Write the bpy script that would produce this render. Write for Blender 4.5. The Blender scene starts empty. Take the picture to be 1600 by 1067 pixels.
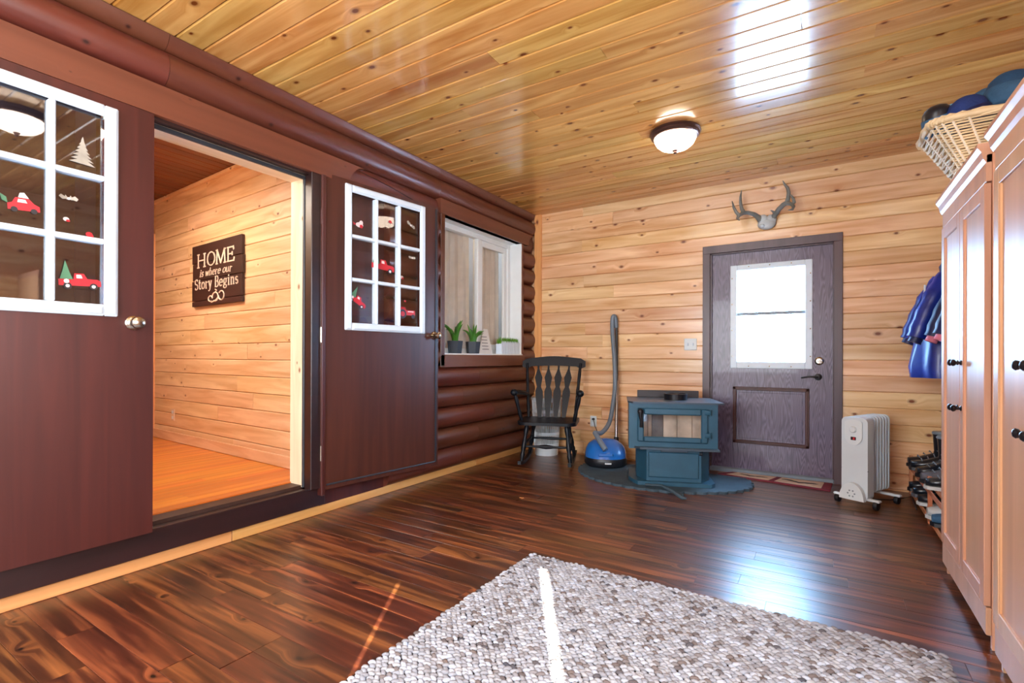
import bpy, math, random
import numpy as np
from mathutils import Matrix, Vector, Euler
random.seed(7); rng = np.random.default_rng(7)
sc = bpy.context.scene; col = sc.collection
PI = math.pi
# ------------------------------------------------------------------ camera
F, YAW, PITCH, ROLL, SHY, CAMH = 775.11, 0.559009, 1.78863e-3, 3.06332e-3, 22.3, 1.06
def cam_axes():
    cy, s = math.cos(YAW), math.sin(YAW)
    fwd = Vector((-s*math.cos(PITCH), cy*math.cos(PITCH), math.sin(PITCH)))
    rt = Vector((cy, s, 0)); up = rt.cross(fwd)
    c, s = math.cos(ROLL), math.sin(ROLL)
    return c*rt+s*up, -s*rt+c*up, fwd
RT, UP, FWD = cam_axes()
CAM = Vector((0, 0, CAMH))
cd = bpy.data.cameras.new('camera'); co = bpy.data.objects.new('camera', cd); col.objects.link(co)
cd.sensor_width = 36; cd.lens = F/1600*36; cd.shift_y = SHY/1600; cd.clip_start = 0.02
co.matrix_world = Matrix.Translation(CAM) @ Matrix((RT, UP, -FWD)).transposed().to_4x4()
sc.camera = co
def ray(x, y): return RT*((x-800)/F) - UP*((y-533.5-SHY)/F) + FWD     # photo pixel -> direction
def onx(x, y, X): d = ray(x, y); return CAM + d*(X/d.x)               # ... met with a wall or the floor
def ony(x, y, Y): d = ray(x, y); return CAM + d*(Y/d.y)
def onz(x, y, Z=0): d = ray(x, y); return CAM + d*((Z-CAMH)/d.z)
# ------------------------------------------------------------------ light
w = bpy.data.worlds.new('winter_sky'); sc.world = w; w.use_nodes = True
bg = w.node_tree.nodes['Background']; bg.inputs[0].default_value = (.34, .63, 1, 1); bg.inputs[1].default_value = 36.0
def light(name, kind, loc, power, color, rot=None, size=None, size_y=None, soft=None):
    l = bpy.data.lights.new(name, kind); l.energy = power; l.color = color
    o = bpy.data.objects.new(name, l); col.objects.link(o); o.location = loc
    if rot is not None: o.rotation_euler = rot
    if size: l.shape = 'RECTANGLE'; l.size = size; l.size_y = size_y
    if soft: l.shadow_soft_size = soft
    return o
sd = Vector((-.525*math.cos(math.radians(24.8)), .851*math.cos(math.radians(24.8)), -math.sin(math.radians(24.8))))
sun = light('sun', 'SUN', (3, -5, 4), 60, (1, .95, .86), sd.to_track_quat('-Z', 'Y').to_euler()); sun.data.angle = .006
light('rear_fill_area', 'AREA', (-1.35, -1.2, 1.5), 118, (.88, .94, 1), (PI/2, 0, 0), 1.9, 1.5)  # fill light added inside the room, behind the camera
light('side_fill_area', 'AREA', (1.04, .0, 1.6), 78, (.88, .94, 1), (PI/2, 0, PI/2), 2.2, 1.3)  # fill light added at the right, out of view, to lift the left wall
sc.view_settings.view_transform = 'Standard'; sc.view_settings.look = 'None'
sc.view_settings.exposure = 0.46; sc.view_settings.gamma = 1; sc.view_settings.use_curve_mapping = False
# ------------------------------------------------------------------ mesh helpers
class MB:
    def __init__(s): s.v = []; s.f = []; s.mi = []; s.m = 0
    def add(s, vs, fs):
        o = len(s.v); s.v += [tuple(p) for p in vs]
        for q in fs: s.f.append(tuple(i+o for i in q)); s.mi.append(s.m)
        return s
    def box(s, a, b, c=0):
        x0, y0, z0 = [min(i, j) for i, j in zip(a, b)]; x1, y1, z1 = [max(i, j) for i, j in zip(a, b)]
        if c:
            c = min(c, (x1-x0)*.45, (y1-y0)*.45, (z1-z0)*.45)
            vs = []
            for X, sx in ((x0, 1), (x1, -1)):
                for Y, sy in ((y0, 1), (y1, -1)):
                    for Z, sz in ((z0, 1), (z1, -1)):
                        vs += [(X, Y+sy*c, Z+sz*c), (X+sx*c, Y, Z+sz*c), (X+sx*c, Y+sy*c, Z)]
            i = lambda a, b, d, k: ((a*2+b)*2+d)*3+k
            fs = []
            for a in (0, 1):
                fs.append([i(a, 0, 0, 0), i(a, 0, 1, 0), i(a, 1, 1, 0), i(a, 1, 0, 0)])
                fs.append([i(0, a, 0, 1), i(0, a, 1, 1), i(1, a, 1, 1), i(1, a, 0, 1)])
                fs.append([i(0, 0, a, 2), i(1, 0, a, 2), i(1, 1, a, 2), i(0, 1, a, 2)])
                for b in (0, 1):
                    fs.append([i(a, b, 0, 0), i(a, b, 1, 0), i(a, b, 1, 1), i(a, b, 0, 1)])
                    fs.append([i(a, 0, b, 0), i(a, 1, b, 0), i(a, 1, b, 2), i(a, 0, b, 2)])
                    fs.append([i(0, a, b, 1), i(1, a, b, 1), i(1, a, b, 2), i(0, a, b, 2)])
                    for d in (0, 1): fs.append([i(a, b, d, 0), i(a, b, d, 1), i(a, b, d, 2)])
            return s.add(vs, fs)
        vs = [(x, y, z) for x in (x0, x1) for y in (y0, y1) for z in (z0, z1)]
        return s.add(vs, [(0, 1, 3, 2), (4, 6, 7, 5), (0, 4, 5, 1), (2, 3, 7, 6), (0, 2, 6, 4), (1, 5, 7, 3)])
    def prism(s, poly, d, fn):                       # polygon (a,b) swept 0..d ; fn(a,b,t) -> xyz
        n = len(poly); vs = [fn(a, b, 0) for a, b in poly]+[fn(a, b, d) for a, b in poly]
        return s.add(vs, [tuple(range(n))[::-1], tuple(range(n, 2*n))]+[(i, (i+1) % n, n+(i+1) % n, n+i) for i in range(n)])
    def tube(s, pts, r, n=8, cap=True):
        pts = [Vector(p) for p in pts]; rs = r if isinstance(r, (list, tuple)) else [r]*len(pts)
        vs = []; u = None
        for i, p in enumerate(pts):
            t = (pts[min(i+1, len(pts)-1)]-pts[max(i-1, 0)]).normalized()
            if u is None: u = t.orthogonal().normalized()
            u = (u-t*u.dot(t)); u = u.normalized() if u.length > 1e-6 else t.orthogonal().normalized()
            b = t.cross(u)
            vs += [p+(u*math.cos(2*PI*k/n)+b*math.sin(2*PI*k/n))*rs[i] for k in range(n)]
        fs = [(i*n+k, i*n+(k+1) % n, (i+1)*n+(k+1) % n, (i+1)*n+k) for i in range(len(pts)-1) for k in range(n)]
        if cap: fs += [tuple(range(n))[::-1], tuple(range((len(pts)-1)*n, len(pts)*n))]
        return s.add(vs, fs)
    def lathe(s, prof, n=20, c=(0, 0, 0), sx=1, sy=1, M=None):   # prof [(r,z)]
        vs = []
        for r, z in prof:
            for k in range(n):
                p = Vector((r*math.cos(2*PI*k/n)*sx, r*math.sin(2*PI*k/n)*sy, z))
                if M is not None: p = M @ p
                vs.append(p+Vector(c))
        m = len(prof)
        fs = [(i*n+k, i*n+(k+1) % n, (i+1)*n+(k+1) % n, (i+1)*n+k) for i in range(m-1) for k in range(n)]
        fs += [tuple(range(n))[::-1], tuple(range((m-1)*n, m*n))]
        return s.add(vs, fs)
    def ball(s, c, rx, ry=None, rz=None, n=14, m=9, M=None):
        ry = ry or rx; rz = rz or rx
        prof = [(math.sin(PI*i/m), -math.cos(PI*i/m)) for i in range(m+1)]
        vs = []
        for r, z in prof:
            for k in range(n):
                p = Vector((max(r, .001)*math.cos(2*PI*k/n)*rx, max(r, .001)*math.sin(2*PI*k/n)*ry, z*rz))
                if M is not None: p = M @ p
                vs.append(p+Vector(c))
        fs = [(i*n+k, i*n+(k+1) % n, (i+1)*n+(k+1) % n, (i+1)*n+k) for i in range(m) for k in range(n)]
        return s.add(vs, fs)
    def mesh(s, name, mats, smooth=0):
        me = bpy.data.meshes.new(name); me.from_pydata(s.v, [], s.f)
        for m in (mats if isinstance(mats, (list, tuple)) else [mats]): me.materials.append(m)
        me.polygons.foreach_set('material_index', s.mi)
        if smooth:
            me.polygons.foreach_set('use_smooth', [True]*len(s.f)); me.update()
            me.set_sharp_from_angle(angle=math.radians(smooth))
        import bmesh
        bm = bmesh.new(); bm.from_mesh(me); bmesh.ops.recalc_face_normals(bm, faces=bm.faces); bm.to_mesh(me); bm.free()
        me.update(); return me
    def build(s, name, mats, parent=None, smooth=0, loc=None, rot=None):
        return put(name, s.mesh(name, mats, smooth), parent, loc, rot)
def put(name, me, parent=None, loc=None, rot=None):
    o = bpy.data.objects.new(name, me); col.objects.link(o)
    if parent: o.parent = parent
    if loc is not None: o.location = loc
    if rot is not None: o.rotation_euler = rot
    return o
def tag(o, label, cat, group=None):
    o['label'] = label; o['category'] = cat
    if group: o['group'] = group
    return o
def thing(name, label, cat, loc=(0, 0, 0), rz=0, group=None):
    o = bpy.data.objects.new(name, None); col.objects.link(o); o.location = loc; o.rotation_euler = (0, 0, rz)
    return tag(o, label, cat, group)
def struct(o, label=None):
    o['kind'] = 'structure'
    if label: o['label'] = label
    return o
def sroot(name, loc=(0, 0, 0), rot=(0, 0, 0), label=None):
    o = bpy.data.objects.new(name, None); col.objects.link(o); o.location = loc; o.rotation_euler = rot
    return struct(o, label)
def arc(cx, cy, r, a0, a1, n=8, ry=None):
    ry = ry or r
    return [(cx+r*math.cos(math.radians(a0+(a1-a0)*i/n)), cy+ry*math.sin(math.radians(a0+(a1-a0)*i/n))) for i in range(n+1)]
def rrect(x0, y0, x1, y1, r, n=5):
    return arc(x1-r, y1-r, r, 0, 90, n)+arc(x0+r, y1-r, r, 90, 180, n)+arc(x0+r, y0+r, r, 180, 270, n)+arc(x1-r, y0+r, r, 270, 360, n)
# ------------------------------------------------------------------ materials
def srgb(r, g, b): return tuple(((c/255)/12.92 if c/255 <= .04045 else ((c/255+.055)/1.055)**2.4) for c in (r, g, b))+(1,)
def newmat(name):
    m = bpy.data.materials.new(name); m.use_nodes = True
    return m, m.node_tree.nodes, m.node_tree.links, m.node_tree.nodes['Principled BSDF']
def plain(name, c, rough=.5, metal=0, noise=.08, coat=0, bump=0, bscale=60, trans=0):
    m, N, L, P = newmat(name)
    P.inputs['Roughness'].default_value = rough; P.inputs['Metallic'].default_value = metal; P.inputs['Coat Weight'].default_value = coat
    P.inputs['Transmission Weight'].default_value = trans
    t = N.new('ShaderNodeTexNoise'); t.inputs['Scale'].default_value = 9; t.inputs['Detail'].default_value = 5
    g = N.new('ShaderNodeNewGeometry'); L.new(g.outputs['Position'], t.inputs['Vector'])
    r = N.new('ShaderNodeValToRGB'); r.color_ramp.elements[0].position = .3; r.color_ramp.elements[1].position = .7
    r.color_ramp.elements[0].color = tuple(x*(1-noise) for x in c[:3])+(1,); r.color_ramp.elements[1].color = tuple(min(1, x*(1+noise)) for x in c[:3])+(1,)
    L.new(t.outputs[0], r.inputs[0]); L.new(r.outputs[0], P.inputs['Base Color'])
    if bump:
        t2 = N.new('ShaderNodeTexNoise'); t2.inputs['Scale'].default_value = bscale; L.new(g.outputs['Position'], t2.inputs['Vector'])
        b = N.new('ShaderNodeBump'); b.inputs['Strength'].default_value = bump; b.inputs['Distance'].default_value = .004
        L.new(t2.outputs[0], b.inputs['Height']); L.new(b.outputs[0], P.inputs['Normal'])
    return m
def wood(name, dark, light_, long='X', cross='Y', rough=.35, coat=0, coatr=.1, knots=0, grain=18, stretch=.09, var=.25, knotc=None, streak=None, bump=.02, spec=.5, kscale=(4.0, 6.5)):
    m, N, L, P = newmat(name)
    P.inputs['Roughness'].default_value = rough; P.inputs['Coat Weight'].default_value = coat; P.inputs['Coat Roughness'].default_value = coatr
    P.inputs['Specular IOR Level'].default_value = spec
    g = N.new('ShaderNodeNewGeometry'); s = N.new('ShaderNodeSeparateXYZ'); L.new(g.outputs['Position'], s.inputs[0])
    oi = N.new('ShaderNodeObjectInfo')
    def math_(op, a, b=None, cl=False):
        n = N.new('ShaderNodeMath'); n.operation = op; n.use_clamp = cl
        for i, q in enumerate((a, b)):
            if q is None: continue
            if isinstance(q, (int, float)): n.inputs[i].default_value = q
            else: L.new(q, n.inputs[i])
        return n.outputs[0]
    rnd = oi.outputs['Random']
    u = math_('ADD', s.outputs[long], math_('MULTIPLY', rnd, 23.7)); v = math_('ADD', s.outputs[cross], math_('MULTIPLY', rnd, 7.3))
    th = [k for k in 'XYZ' if k not in (long, cross)][0]
    def vec(a, b, c=None):
        n = N.new('ShaderNodeCombineXYZ'); L.new(a, n.inputs[0]); L.new(b, n.inputs[1])
        if c is not None: L.new(c, n.inputs[2])
        return n.outputs[0]
    if knots:
        vo = N.new('ShaderNodeTexVoronoi'); vo.voronoi_dimensions = '2D'; vo.inputs['Scale'].default_value = 1
        L.new(vec(math_('MULTIPLY', u, kscale[0]), math_('MULTIPLY', v, kscale[1])), vo.inputs['Vector'])
        sc3 = N.new('ShaderNodeSeparateColor'); L.new(vo.outputs['Color'], sc3.inputs[0])
        kd = math_('ADD', math_('MULTIPLY', vo.outputs['Distance'], math_('ADD', .75, sc3.outputs[1])), math_('MULTIPLY', math_('GREATER_THAN', sc3.outputs[0], .36), .5))
        warp = math_('MULTIPLY', math_('SUBTRACT', 1, math_('MULTIPLY', kd, 3.0, ), True), .05)
        v2 = math_('ADD', v, warp)
    else: v2 = v
    t = N.new('ShaderNodeTexNoise'); t.inputs['Scale'].default_value = grain; t.inputs['Detail'].default_value = 6; t.inputs['Distortion'].default_value = .6
    L.new(vec(math_('MULTIPLY', u, stretch), v2, math_('MULTIPLY', s.outputs[th], 1)), t.inputs['Vector'])
    r = N.new('ShaderNodeValToRGB'); e = r.color_ramp.elements
    e[0].position = .28; e[1].position = .72; e[0].color = dark; e[1].color = light_
    if streak:
        q = e.new(.5); q.color = streak
    L.new(t.outputs[0], r.inputs[0]); c = r.outputs[0]
    hv = N.new('ShaderNodeHueSaturation'); L.new(c, hv.inputs['Color'])
    L.new(math_('ADD', math_('MULTIPLY', rnd, 2*var), 1-var), hv.inputs['Value'])
    L.new(math_('ADD', math_('MULTIPLY', math_('FRACT', math_('MULTIPLY', rnd, 17.3)), .02), .49), hv.inputs['Hue'])
    c = hv.outputs[0]
    if knots:
        kc = N.new('ShaderNodeValToRGB'); k = kc.color_ramp.elements
        k[0].position = .045*knots; k[0].color = (1, 1, 1, 1); k[1].position = .13*knots; k[1].color = (0, 0, 0, 1)
        q = k.new(.075*knots); q.color = (.45, .45, .45, 1)
        L.new(kd, kc.inputs[0])
        mx = N.new('ShaderNodeMix'); mx.data_type = 'RGBA'
        L.new(kc.outputs[0], mx.inputs[0]); L.new(c, mx.inputs[6]); mx.inputs[7].default_value = knotc or srgb(90, 45, 20)
        c = mx.outputs[2]
    L.new(c, P.inputs['Base Color'])
    if bump:
        b = N.new('ShaderNodeBump'); b.inputs['Strength'].default_value = bump*10; b.inputs['Distance'].default_value = .0015
        L.new(t.outputs[0], b.inputs['Height']); L.new(b.outputs[0], P.inputs['Normal'])
    return m
M = {}
M['ceil'] = wood('ceiling_pine', srgb(178, 116, 48), srgb(226, 174, 102), 'X', 'Y', .22, .6, .1, 1, 16, .08, .13, srgb(110, 55, 20))
M['pine'] = wood('wall_pine', srgb(206, 146, 90), srgb(248, 212, 166), 'X', 'Z', .3, .35, .18, 1, 16, .08, .1, srgb(120, 62, 28))
M['piney'] = wood('side_pine', srgb(206, 146, 90), srgb(248, 212, 166), 'Y', 'Z', .3, .35, .18, 1, 16, .08, .1, srgb(120, 62, 28))
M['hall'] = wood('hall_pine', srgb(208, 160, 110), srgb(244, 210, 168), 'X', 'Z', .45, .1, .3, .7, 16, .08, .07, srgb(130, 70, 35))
M['trimv'] = wood('pine_post', srgb(214, 140, 84), srgb(236, 170, 112), 'Z', 'X', .35, .3, .2, 1, 16, .08, .05, srgb(120, 55, 28))
M['lining'] = wood('pale_lining', srgb(214, 184, 150), srgb(236, 212, 182), 'Z', 'X', .5, 0, .3, .8, 16, .08, .05, srgb(140, 95, 60))
M['liningy'] = wood('pale_lining_top', srgb(214, 184, 150), srgb(236, 212, 182), 'Y', 'X', .5, 0, .3, .8, 16, .08, .05, srgb(140, 95, 60))
M['base'] = wood('baseboard_pine', srgb(196, 132, 72), srgb(222, 162, 102), 'Y', 'Z', .35, .2, .2, 0, 16, .08, .06)
M['floor'] = wood('walnut_laminate', srgb(34, 15, 9), srgb(156, 92, 50), 'X', 'Y', .32, .3, .28, .75, 24, .06, .2, srgb(22, 9, 6), srgb(84, 43, 24), .012)
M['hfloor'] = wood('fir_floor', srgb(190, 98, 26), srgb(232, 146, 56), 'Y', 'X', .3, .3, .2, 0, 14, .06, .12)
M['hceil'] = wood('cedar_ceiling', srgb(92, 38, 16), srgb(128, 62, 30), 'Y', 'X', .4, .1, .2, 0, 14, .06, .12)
M['brown'] = wood('brown_log_stain', srgb(84, 41, 28), srgb(106, 56, 39), 'Y', 'Z', .34, .15, .25, .5, 12, .06, .08, srgb(50, 22, 16), None, .03)
M['header'] = wood('brown_board_stain', srgb(100, 55, 34), srgb(118, 68, 44), 'Y', 'Z', .42, .1, .3, .5, 12, .06, .05, srgb(84, 42, 28))
M['leaf'] = wood('dark_door_stain', srgb(60, 26, 20), srgb(82, 38, 29), 'Z', 'Y', .38, .0, .25, 0, 14, .06, .06)
M['dark'] = wood('dark_sill_paint', srgb(34, 18, 18), srgb(48, 26, 25), 'Y', 'Z', .35, .1, .3, 0, 14, .06, .06)
M['seal'] = plain('weather_strip', srgb(44, 46, 52), .4)
M['crack'] = plain('crack', srgb(30, 13, 10), .9)
M['bdoor'] = None
M['casing'] = wood('violet_brown_casing', srgb(68, 46, 52), srgb(86, 62, 68), 'Z', 'X', .38, .15, .25, 0, 14, .06, .05)
M['white'] = plain('white_paint', srgb(216, 230, 242), .35, 0, .03)
M['vinyl'] = plain('white_vinyl', srgb(232, 236, 236), .3, 0, .02)
M['chrome'] = plain('brushed_nickel', srgb(190, 184, 172), .22, 1)
M['steel'] = plain('steel_tube', srgb(190, 195, 200), .2, 1)
M['blackm'] = plain('black_metal', srgb(26, 26, 32), .3, .3)
M['chair'] = plain('black_lacquer', srgb(13, 17, 24), .36, 0, .1, 0)
M['chair'].node_tree.nodes['Principled BSDF'].inputs['Specular IOR Level'].default_value = .25
M['stove'] = plain('stove_blue_grey', srgb(40, 84, 106), .42, .1, .1, 0, .06, 220)
M['stovetop'] = plain('stove_plate', srgb(66, 80, 92), .35, .3, .1)
M['stoveside'] = plain('stove_side_black', srgb(48, 42, 44), .4, .2)
M['brick'] = plain('fire_brick', srgb(196, 178, 160), .9, 0, .25, 0, .4, 30)
M['soot'] = plain('sooty_brick', srgb(96, 92, 92), .9, 0, .4, 0, .4, 30)
M['slate'] = plain('slate_pad', srgb(58, 78, 90), .7, 0, .2, 0, .5, 40)
M['plasticw'] = plain('cream_white_plastic', srgb(214, 222, 226), .35, 0, .02)
M['enamel'] = plain('heater_enamel', srgb(206, 216, 222), .3, 0, .02)
M['greyp'] = plain('grey_plastic', srgb(120, 132, 142), .4)
M['hose'] = plain('vacuum_hose', srgb(104, 116, 128), .4)
M['blue'] = plain('vacuum_blue', srgb(36, 108, 190), .22, 0, .05, .4)
M['blackp'] = plain('black_plastic', srgb(22, 24, 30), .4)
M['cab'] = wood('maple_laminate', srgb(186, 138, 108), srgb(208, 160, 128), 'Z', 'Y', .36, .0, .22, 0, 10, .05, .03, bump=.004)
M['cabedge'] = wood('maple_edge', srgb(204, 150, 112), srgb(220, 168, 130), 'Z', 'X', .4, 0, .3, 0, 10, .05, .03, bump=.004)
M['wicker'] = plain('pale_wicker', srgb(216, 192, 150), .6, 0, .2)
M['wickerd'] = plain('white_wicker', srgb(226, 216, 196), .6, 0, .15)
M['red'] = plain('sticker_red', srgb(196, 34, 44), .4)
M['green'] = plain('sticker_green', srgb(80, 130, 96), .5)
M['pinkw'] = plain('sticker_white', srgb(232, 214, 210), .5)
M['tire'] = plain('sticker_dark', srgb(40, 34, 36), .5)
M['silver'] = plain('sticker_glitter', srgb(168, 160, 146), .5, 0, .35)
M['leafg'] = plain('plant_green', srgb(70, 130, 40), .45, 0, .35)
M['grass'] = plain('plant_bright_green', srgb(96, 160, 34), .5, 0, .3)
M['pot'] = plain('charcoal_pot', srgb(44, 54, 66), .5)
M['soil'] = plain('soil', srgb(38, 28, 22), .9)
M['paper'] = plain('card_white', srgb(226, 224, 218), .6, 0, .06)
M['ink'] = plain('grey_print', srgb(120, 118, 116), .7)
M['bone'] = plain('bone', srgb(196, 204, 208), .6, 0, .2, 0, .3, 40)
M['antler'] = plain('antler', srgb(122, 126, 124), .55, 0, .3, 0, .3, 50)
M['signd'] = wood('sign_plank', srgb(48, 26, 20), srgb(66, 38, 30), 'X', 'Z', .5, 0, .3, 0, 14, .06, .1)
M['signp'] = plain('sign_letter', srgb(226, 206, 188), .6, 0, .08)
M['coat'] = plain('jacket_blue', srgb(14, 38, 128), .38, 0, .35, .1, .3, 22)
M['coatd'] = plain('jacket_navy', srgb(14, 22, 70), .5, 0, .25)
M['pink'] = plain('pink_fabric', srgb(206, 110, 130), .7)
M['boot'] = plain('boot_black', srgb(18, 26, 36), .3, 0, .3, .2)
M['bootg'] = plain('boot_grey', srgb(84, 84, 92), .6, 0, .3)
M['shoew'] = plain('shoe_white', srgb(190, 194, 196), .6)
M['rack'] = wood('rack_pine', srgb(176, 100, 66), srgb(206, 134, 92), 'Z', 'Y', .45, .1, .3, 0, 14, .06, .1)
M['hat1'] = plain('hat_navy', srgb(22, 44, 100), .85, 0, .25, 0, .6, 90)
M['hat2'] = plain('hat_teal', srgb(26, 66, 98), .85, 0, .3, 0, .6, 90)
M['hat3'] = plain('hat_speckled', srgb(120, 176, 200), .85, 0, .5, 0, .6, 60)
M['hat4'] = plain('hat_slate', srgb(52, 92, 124), .85, 0, .35, 0, .6, 70)
M['matred'] = plain('mat_maroon', srgb(120, 36, 52), .8, 0, .12, 0, .3, 120)
M['matcream'] = plain('mat_cream', srgb(222, 196, 170), .8, 0, .08, 0, .3, 120)
M['matbird'] = plain('mat_bird', srgb(58, 52, 54), .8, 0, .3)
M['bronze'] = plain('lamp_bronze', srgb(112, 86, 80), .3, .8)
M['led'] = plain('switch_red_black', srgb(40, 20, 26), .3)
M['snow'] = plain('snow', srgb(240, 244, 250), .9)
M['curtain'] = plain('linen_curtain', srgb(206, 196, 182), .9, 0, .08, 0, .2, 140)
def glassmat(name, tint=(1, 1, 1), f0=.04):
    m, N, L, P = newmat(name); N.remove(P)
    g = N.new('ShaderNodeNewGeometry'); dt = N.new('ShaderNodeVectorMath'); dt.operation = 'DOT_PRODUCT'
    L.new(g.outputs['Normal'], dt.inputs[0]); L.new(g.outputs['Incoming'], dt.inputs[1])
    def mth(op, a, b=None):
        n = N.new('ShaderNodeMath'); n.operation = op
        for k, q in enumerate((a, b)):
            if q is None: continue
            if isinstance(q, (int, float)): n.inputs[k].default_value = q
            else: L.new(q, n.inputs[k])
        return n.outputs[0]
    fac = mth('ADD', f0, mth('MULTIPLY', 1-f0, mth('POWER', mth('SUBTRACT', 1, mth('ABSOLUTE', dt.outputs['Value'])), 5)))
    tr = N.new('ShaderNodeBsdfTransparent'); tr.inputs[0].default_value = (*tint, 1)
    gl = N.new('ShaderNodeBsdfGlossy'); gl.inputs['Roughness'].default_value = .02
    mx = N.new('ShaderNodeMixShader'); L.new(fac, mx.inputs[0]); L.new(tr.outputs[0], mx.inputs[1]); L.new(gl.outputs[0], mx.inputs[2])
    L.new(mx.outputs[0], N['Material Output'].inputs[0]); return m
M['glass'] = glassmat('clear_glass'); M['glass2'] = glassmat('door_glass', (.8, .8, .8), .14)
def emis(name, c, s):
    m, N, L, P = newmat(name); P.inputs['Base Color'].default_value = c; P.inputs['Emission Color'].default_value = c; P.inputs['Emission Strength'].default_value = s
    P.inputs['Roughness'].default_value = .3; return m
M['bowl'] = emis('lit_alabaster_bowl', srgb(255, 232, 208), 9)
def door_grain():
    m, N, L, P = newmat('violet_grain_door'); P.inputs['Roughness'].default_value = .34; P.inputs['Coat Weight'].default_value = .15
    g = N.new('ShaderNodeNewGeometry'); mp = N.new('ShaderNodeMapping'); mp.inputs['Scale'].default_value = (11, 1, 1.5); L.new(g.outputs['Position'], mp.inputs[0])
    n = N.new('ShaderNodeTexNoise'); n.inputs['Scale'].default_value = 1.1; n.inputs['Detail'].default_value = 1.5; L.new(mp.outputs[0], n.inputs['Vector'])
    mu = N.new('ShaderNodeMath'); mu.operation = 'MULTIPLY'; mu.inputs[1].default_value = 22; L.new(n.outputs[0], mu.inputs[0])
    fr = N.new('ShaderNodeMath'); fr.operation = 'PINGPONG'; fr.inputs[1].default_value = .5; L.new(mu.outputs[0], fr.inputs[0])
    r = N.new('ShaderNodeValToRGB'); e = r.color_ramp.elements; e[0].position = .05; e[1].position = .45
    e[0].color = srgb(112, 98, 122); e[1].color = srgb(74, 62, 82); L.new(fr.outputs[0], r.inputs[0]); L.new(r.outputs[0], P.inputs['Base Color'])
    b = N.new('ShaderNodeBump'); b.inputs['Strength'].default_value = .25; b.inputs['Distance'].default_value = .001; L.new(fr.outputs[0], b.inputs['Height']); L.new(b.outputs[0], P.inputs['Normal'])
    return m
M['bdoor'] = door_grain()
def rugmat():
    m, N, L, P = newmat('braided_jute'); P.inputs['Roughness'].default_value = .9
    a = N.new('ShaderNodeAttribute'); a.attribute_name = 'tint'
    r = N.new('ShaderNodeValToRGB'); e = r.color_ramp.elements
    e[0].color = srgb(70, 72, 82); e[1].color = srgb(182, 190, 206)
    for p, c in ((.12, srgb(112, 100, 96)), (.3, srgb(142, 142, 148)), (.55, srgb(152, 156, 166)), (.8, srgb(170, 172, 178))):
        q = e.new(p); q.color = c
    L.new(a.outputs['Fac'], r.inputs[0]); L.new(r.outputs[0], P.inputs['Base Color'])
    n = N.new('ShaderNodeTexNoise'); n.inputs['Scale'].default_value = 260; g = N.new('ShaderNodeNewGeometry'); L.new(g.outputs['Position'], n.inputs['Vector'])
    b = N.new('ShaderNodeBump'); b.inputs['Strength'].default_value = .5; b.inputs['Distance'].default_value = .002; L.new(n.outputs[0], b.inputs['Height']); L.new(b.outputs[0], P.inputs['Normal'])
    return m
M['rug'] = rugmat()
# ------------------------------------------------------------------ room shell
XL, XR, YB, YR, ZC = -2.86, 1.1, 4.98, -1.3, 2.68
def board(length, wid, th=.016, ch=.004):   # local: x along, y across 0..wid, z = thickness, face up at z=0
    poly = [(0, -th), (wid, -th), (wid, -ch), (wid-ch, 0), (ch, 0), (0, -ch)]
    return MB().prism(poly, length, lambda a, b, t: (t, a, b))
# floor
fl = struct(MB().box((XL-.05, YR-.05, -.12), (XR+.05, YB+.1, -.0125)).build('floor', M['dark']), 'dark walnut plank floor')
PW = .1165; mesh_cache = {}
y = YB-.0; k = 0
while y-PW > .2:
    y -= PW; x = XL-random.uniform(0, 1.1); k += 1
    while x < XR:
        x0, x1 = max(x, XL), min(x+1.2, XR)
        if x1-x0 > .03:
            key = round(x1-x0, 2)
            if key not in mesh_cache: mesh_cache[key] = board(key-.0012, PW-.0008, .012, .0012).mesh('plank', M['floor'])
            put('plank', mesh_cache[key], fl, (x0, y, 0))
        x += 1.2
o = MB().box((XL, YR, -.012), (XR, y-.0005, 0)).build('plank_field', M['floor'], fl)
# ceiling
ce = struct(MB().box((XL-.1, YR-.1, ZC+.017), (XR+.1, YB+.1, ZC+.12)).build('ceiling', M['ceil']), 'varnished pine plank ceiling')
BW = .134; y = 1.762-BW*14; cache = {}
while y < YB:
    yy = min(y+BW, YB)-y
    if y > YR-.1:
        cut = random.uniform(XL+.5, XR-.5); segs = [(XL, cut), (cut, XR)] if random.random() < .75 else [(XL, XR)]
        for a, b in segs:
            key = (round(b-a, 2), round(yy, 3))
            if key not in cache: cache[key] = board(key[0], key[1]-.001, .016, .007).mesh('board', M['ceil'])
            put('board', cache[key], ce, (a, y+yy, ZC), (PI, 0, 0))
    y += BW
# back wall with its door opening
DX0, DX1, DZ1 = -.90, .085, 2.04
wb = struct(MB().box((XL-.4, YB+.016, -.1), (DX0, YB+.14, ZC+.1)).box((DX1, YB+.016, -.1), (XR+.1, YB+.14, ZC+.1)).box((DX0, YB+.016, DZ1), (DX1, YB+.14, ZC+.1)).build('wall_back', M['pine']), 'pine board back wall')
RH = .129; z = 1.167-RH*9; cache = {}
def wallboards(parent, mat, spans, zs, rh, fn_rot, th=.016, cuts=.8):
    cache = {}
    for z in zs:
        for a, b in spans(z):
            segs = [(a, b)]
            if b-a > 1.5 and random.random() < cuts:
                c = random.uniform(a+.5, b-.5); segs = [(a, c), (c, b)]
            for p, q in segs:
                key = round(q-p, 2)
                if key not in cache:
                    poly = [(0, -th), (rh, -th), (rh, -.004), (rh-.006, 0), (.008, .0), (.003, -.009), (0, -.012)]
                    cache[key] = MB().prism(poly, key, lambda A, B, t: (t, -B, A)).mesh('board', mat)
                put('board', cache[key], parent, *fn_rot(p, z))
zs = [z+RH*i for i in range(-1, 21)]
def spb(z):
    if z > 2.03: return [(-2.79, XR)]
    return [(-2.79, DX0), (DX1, XR)]
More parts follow.
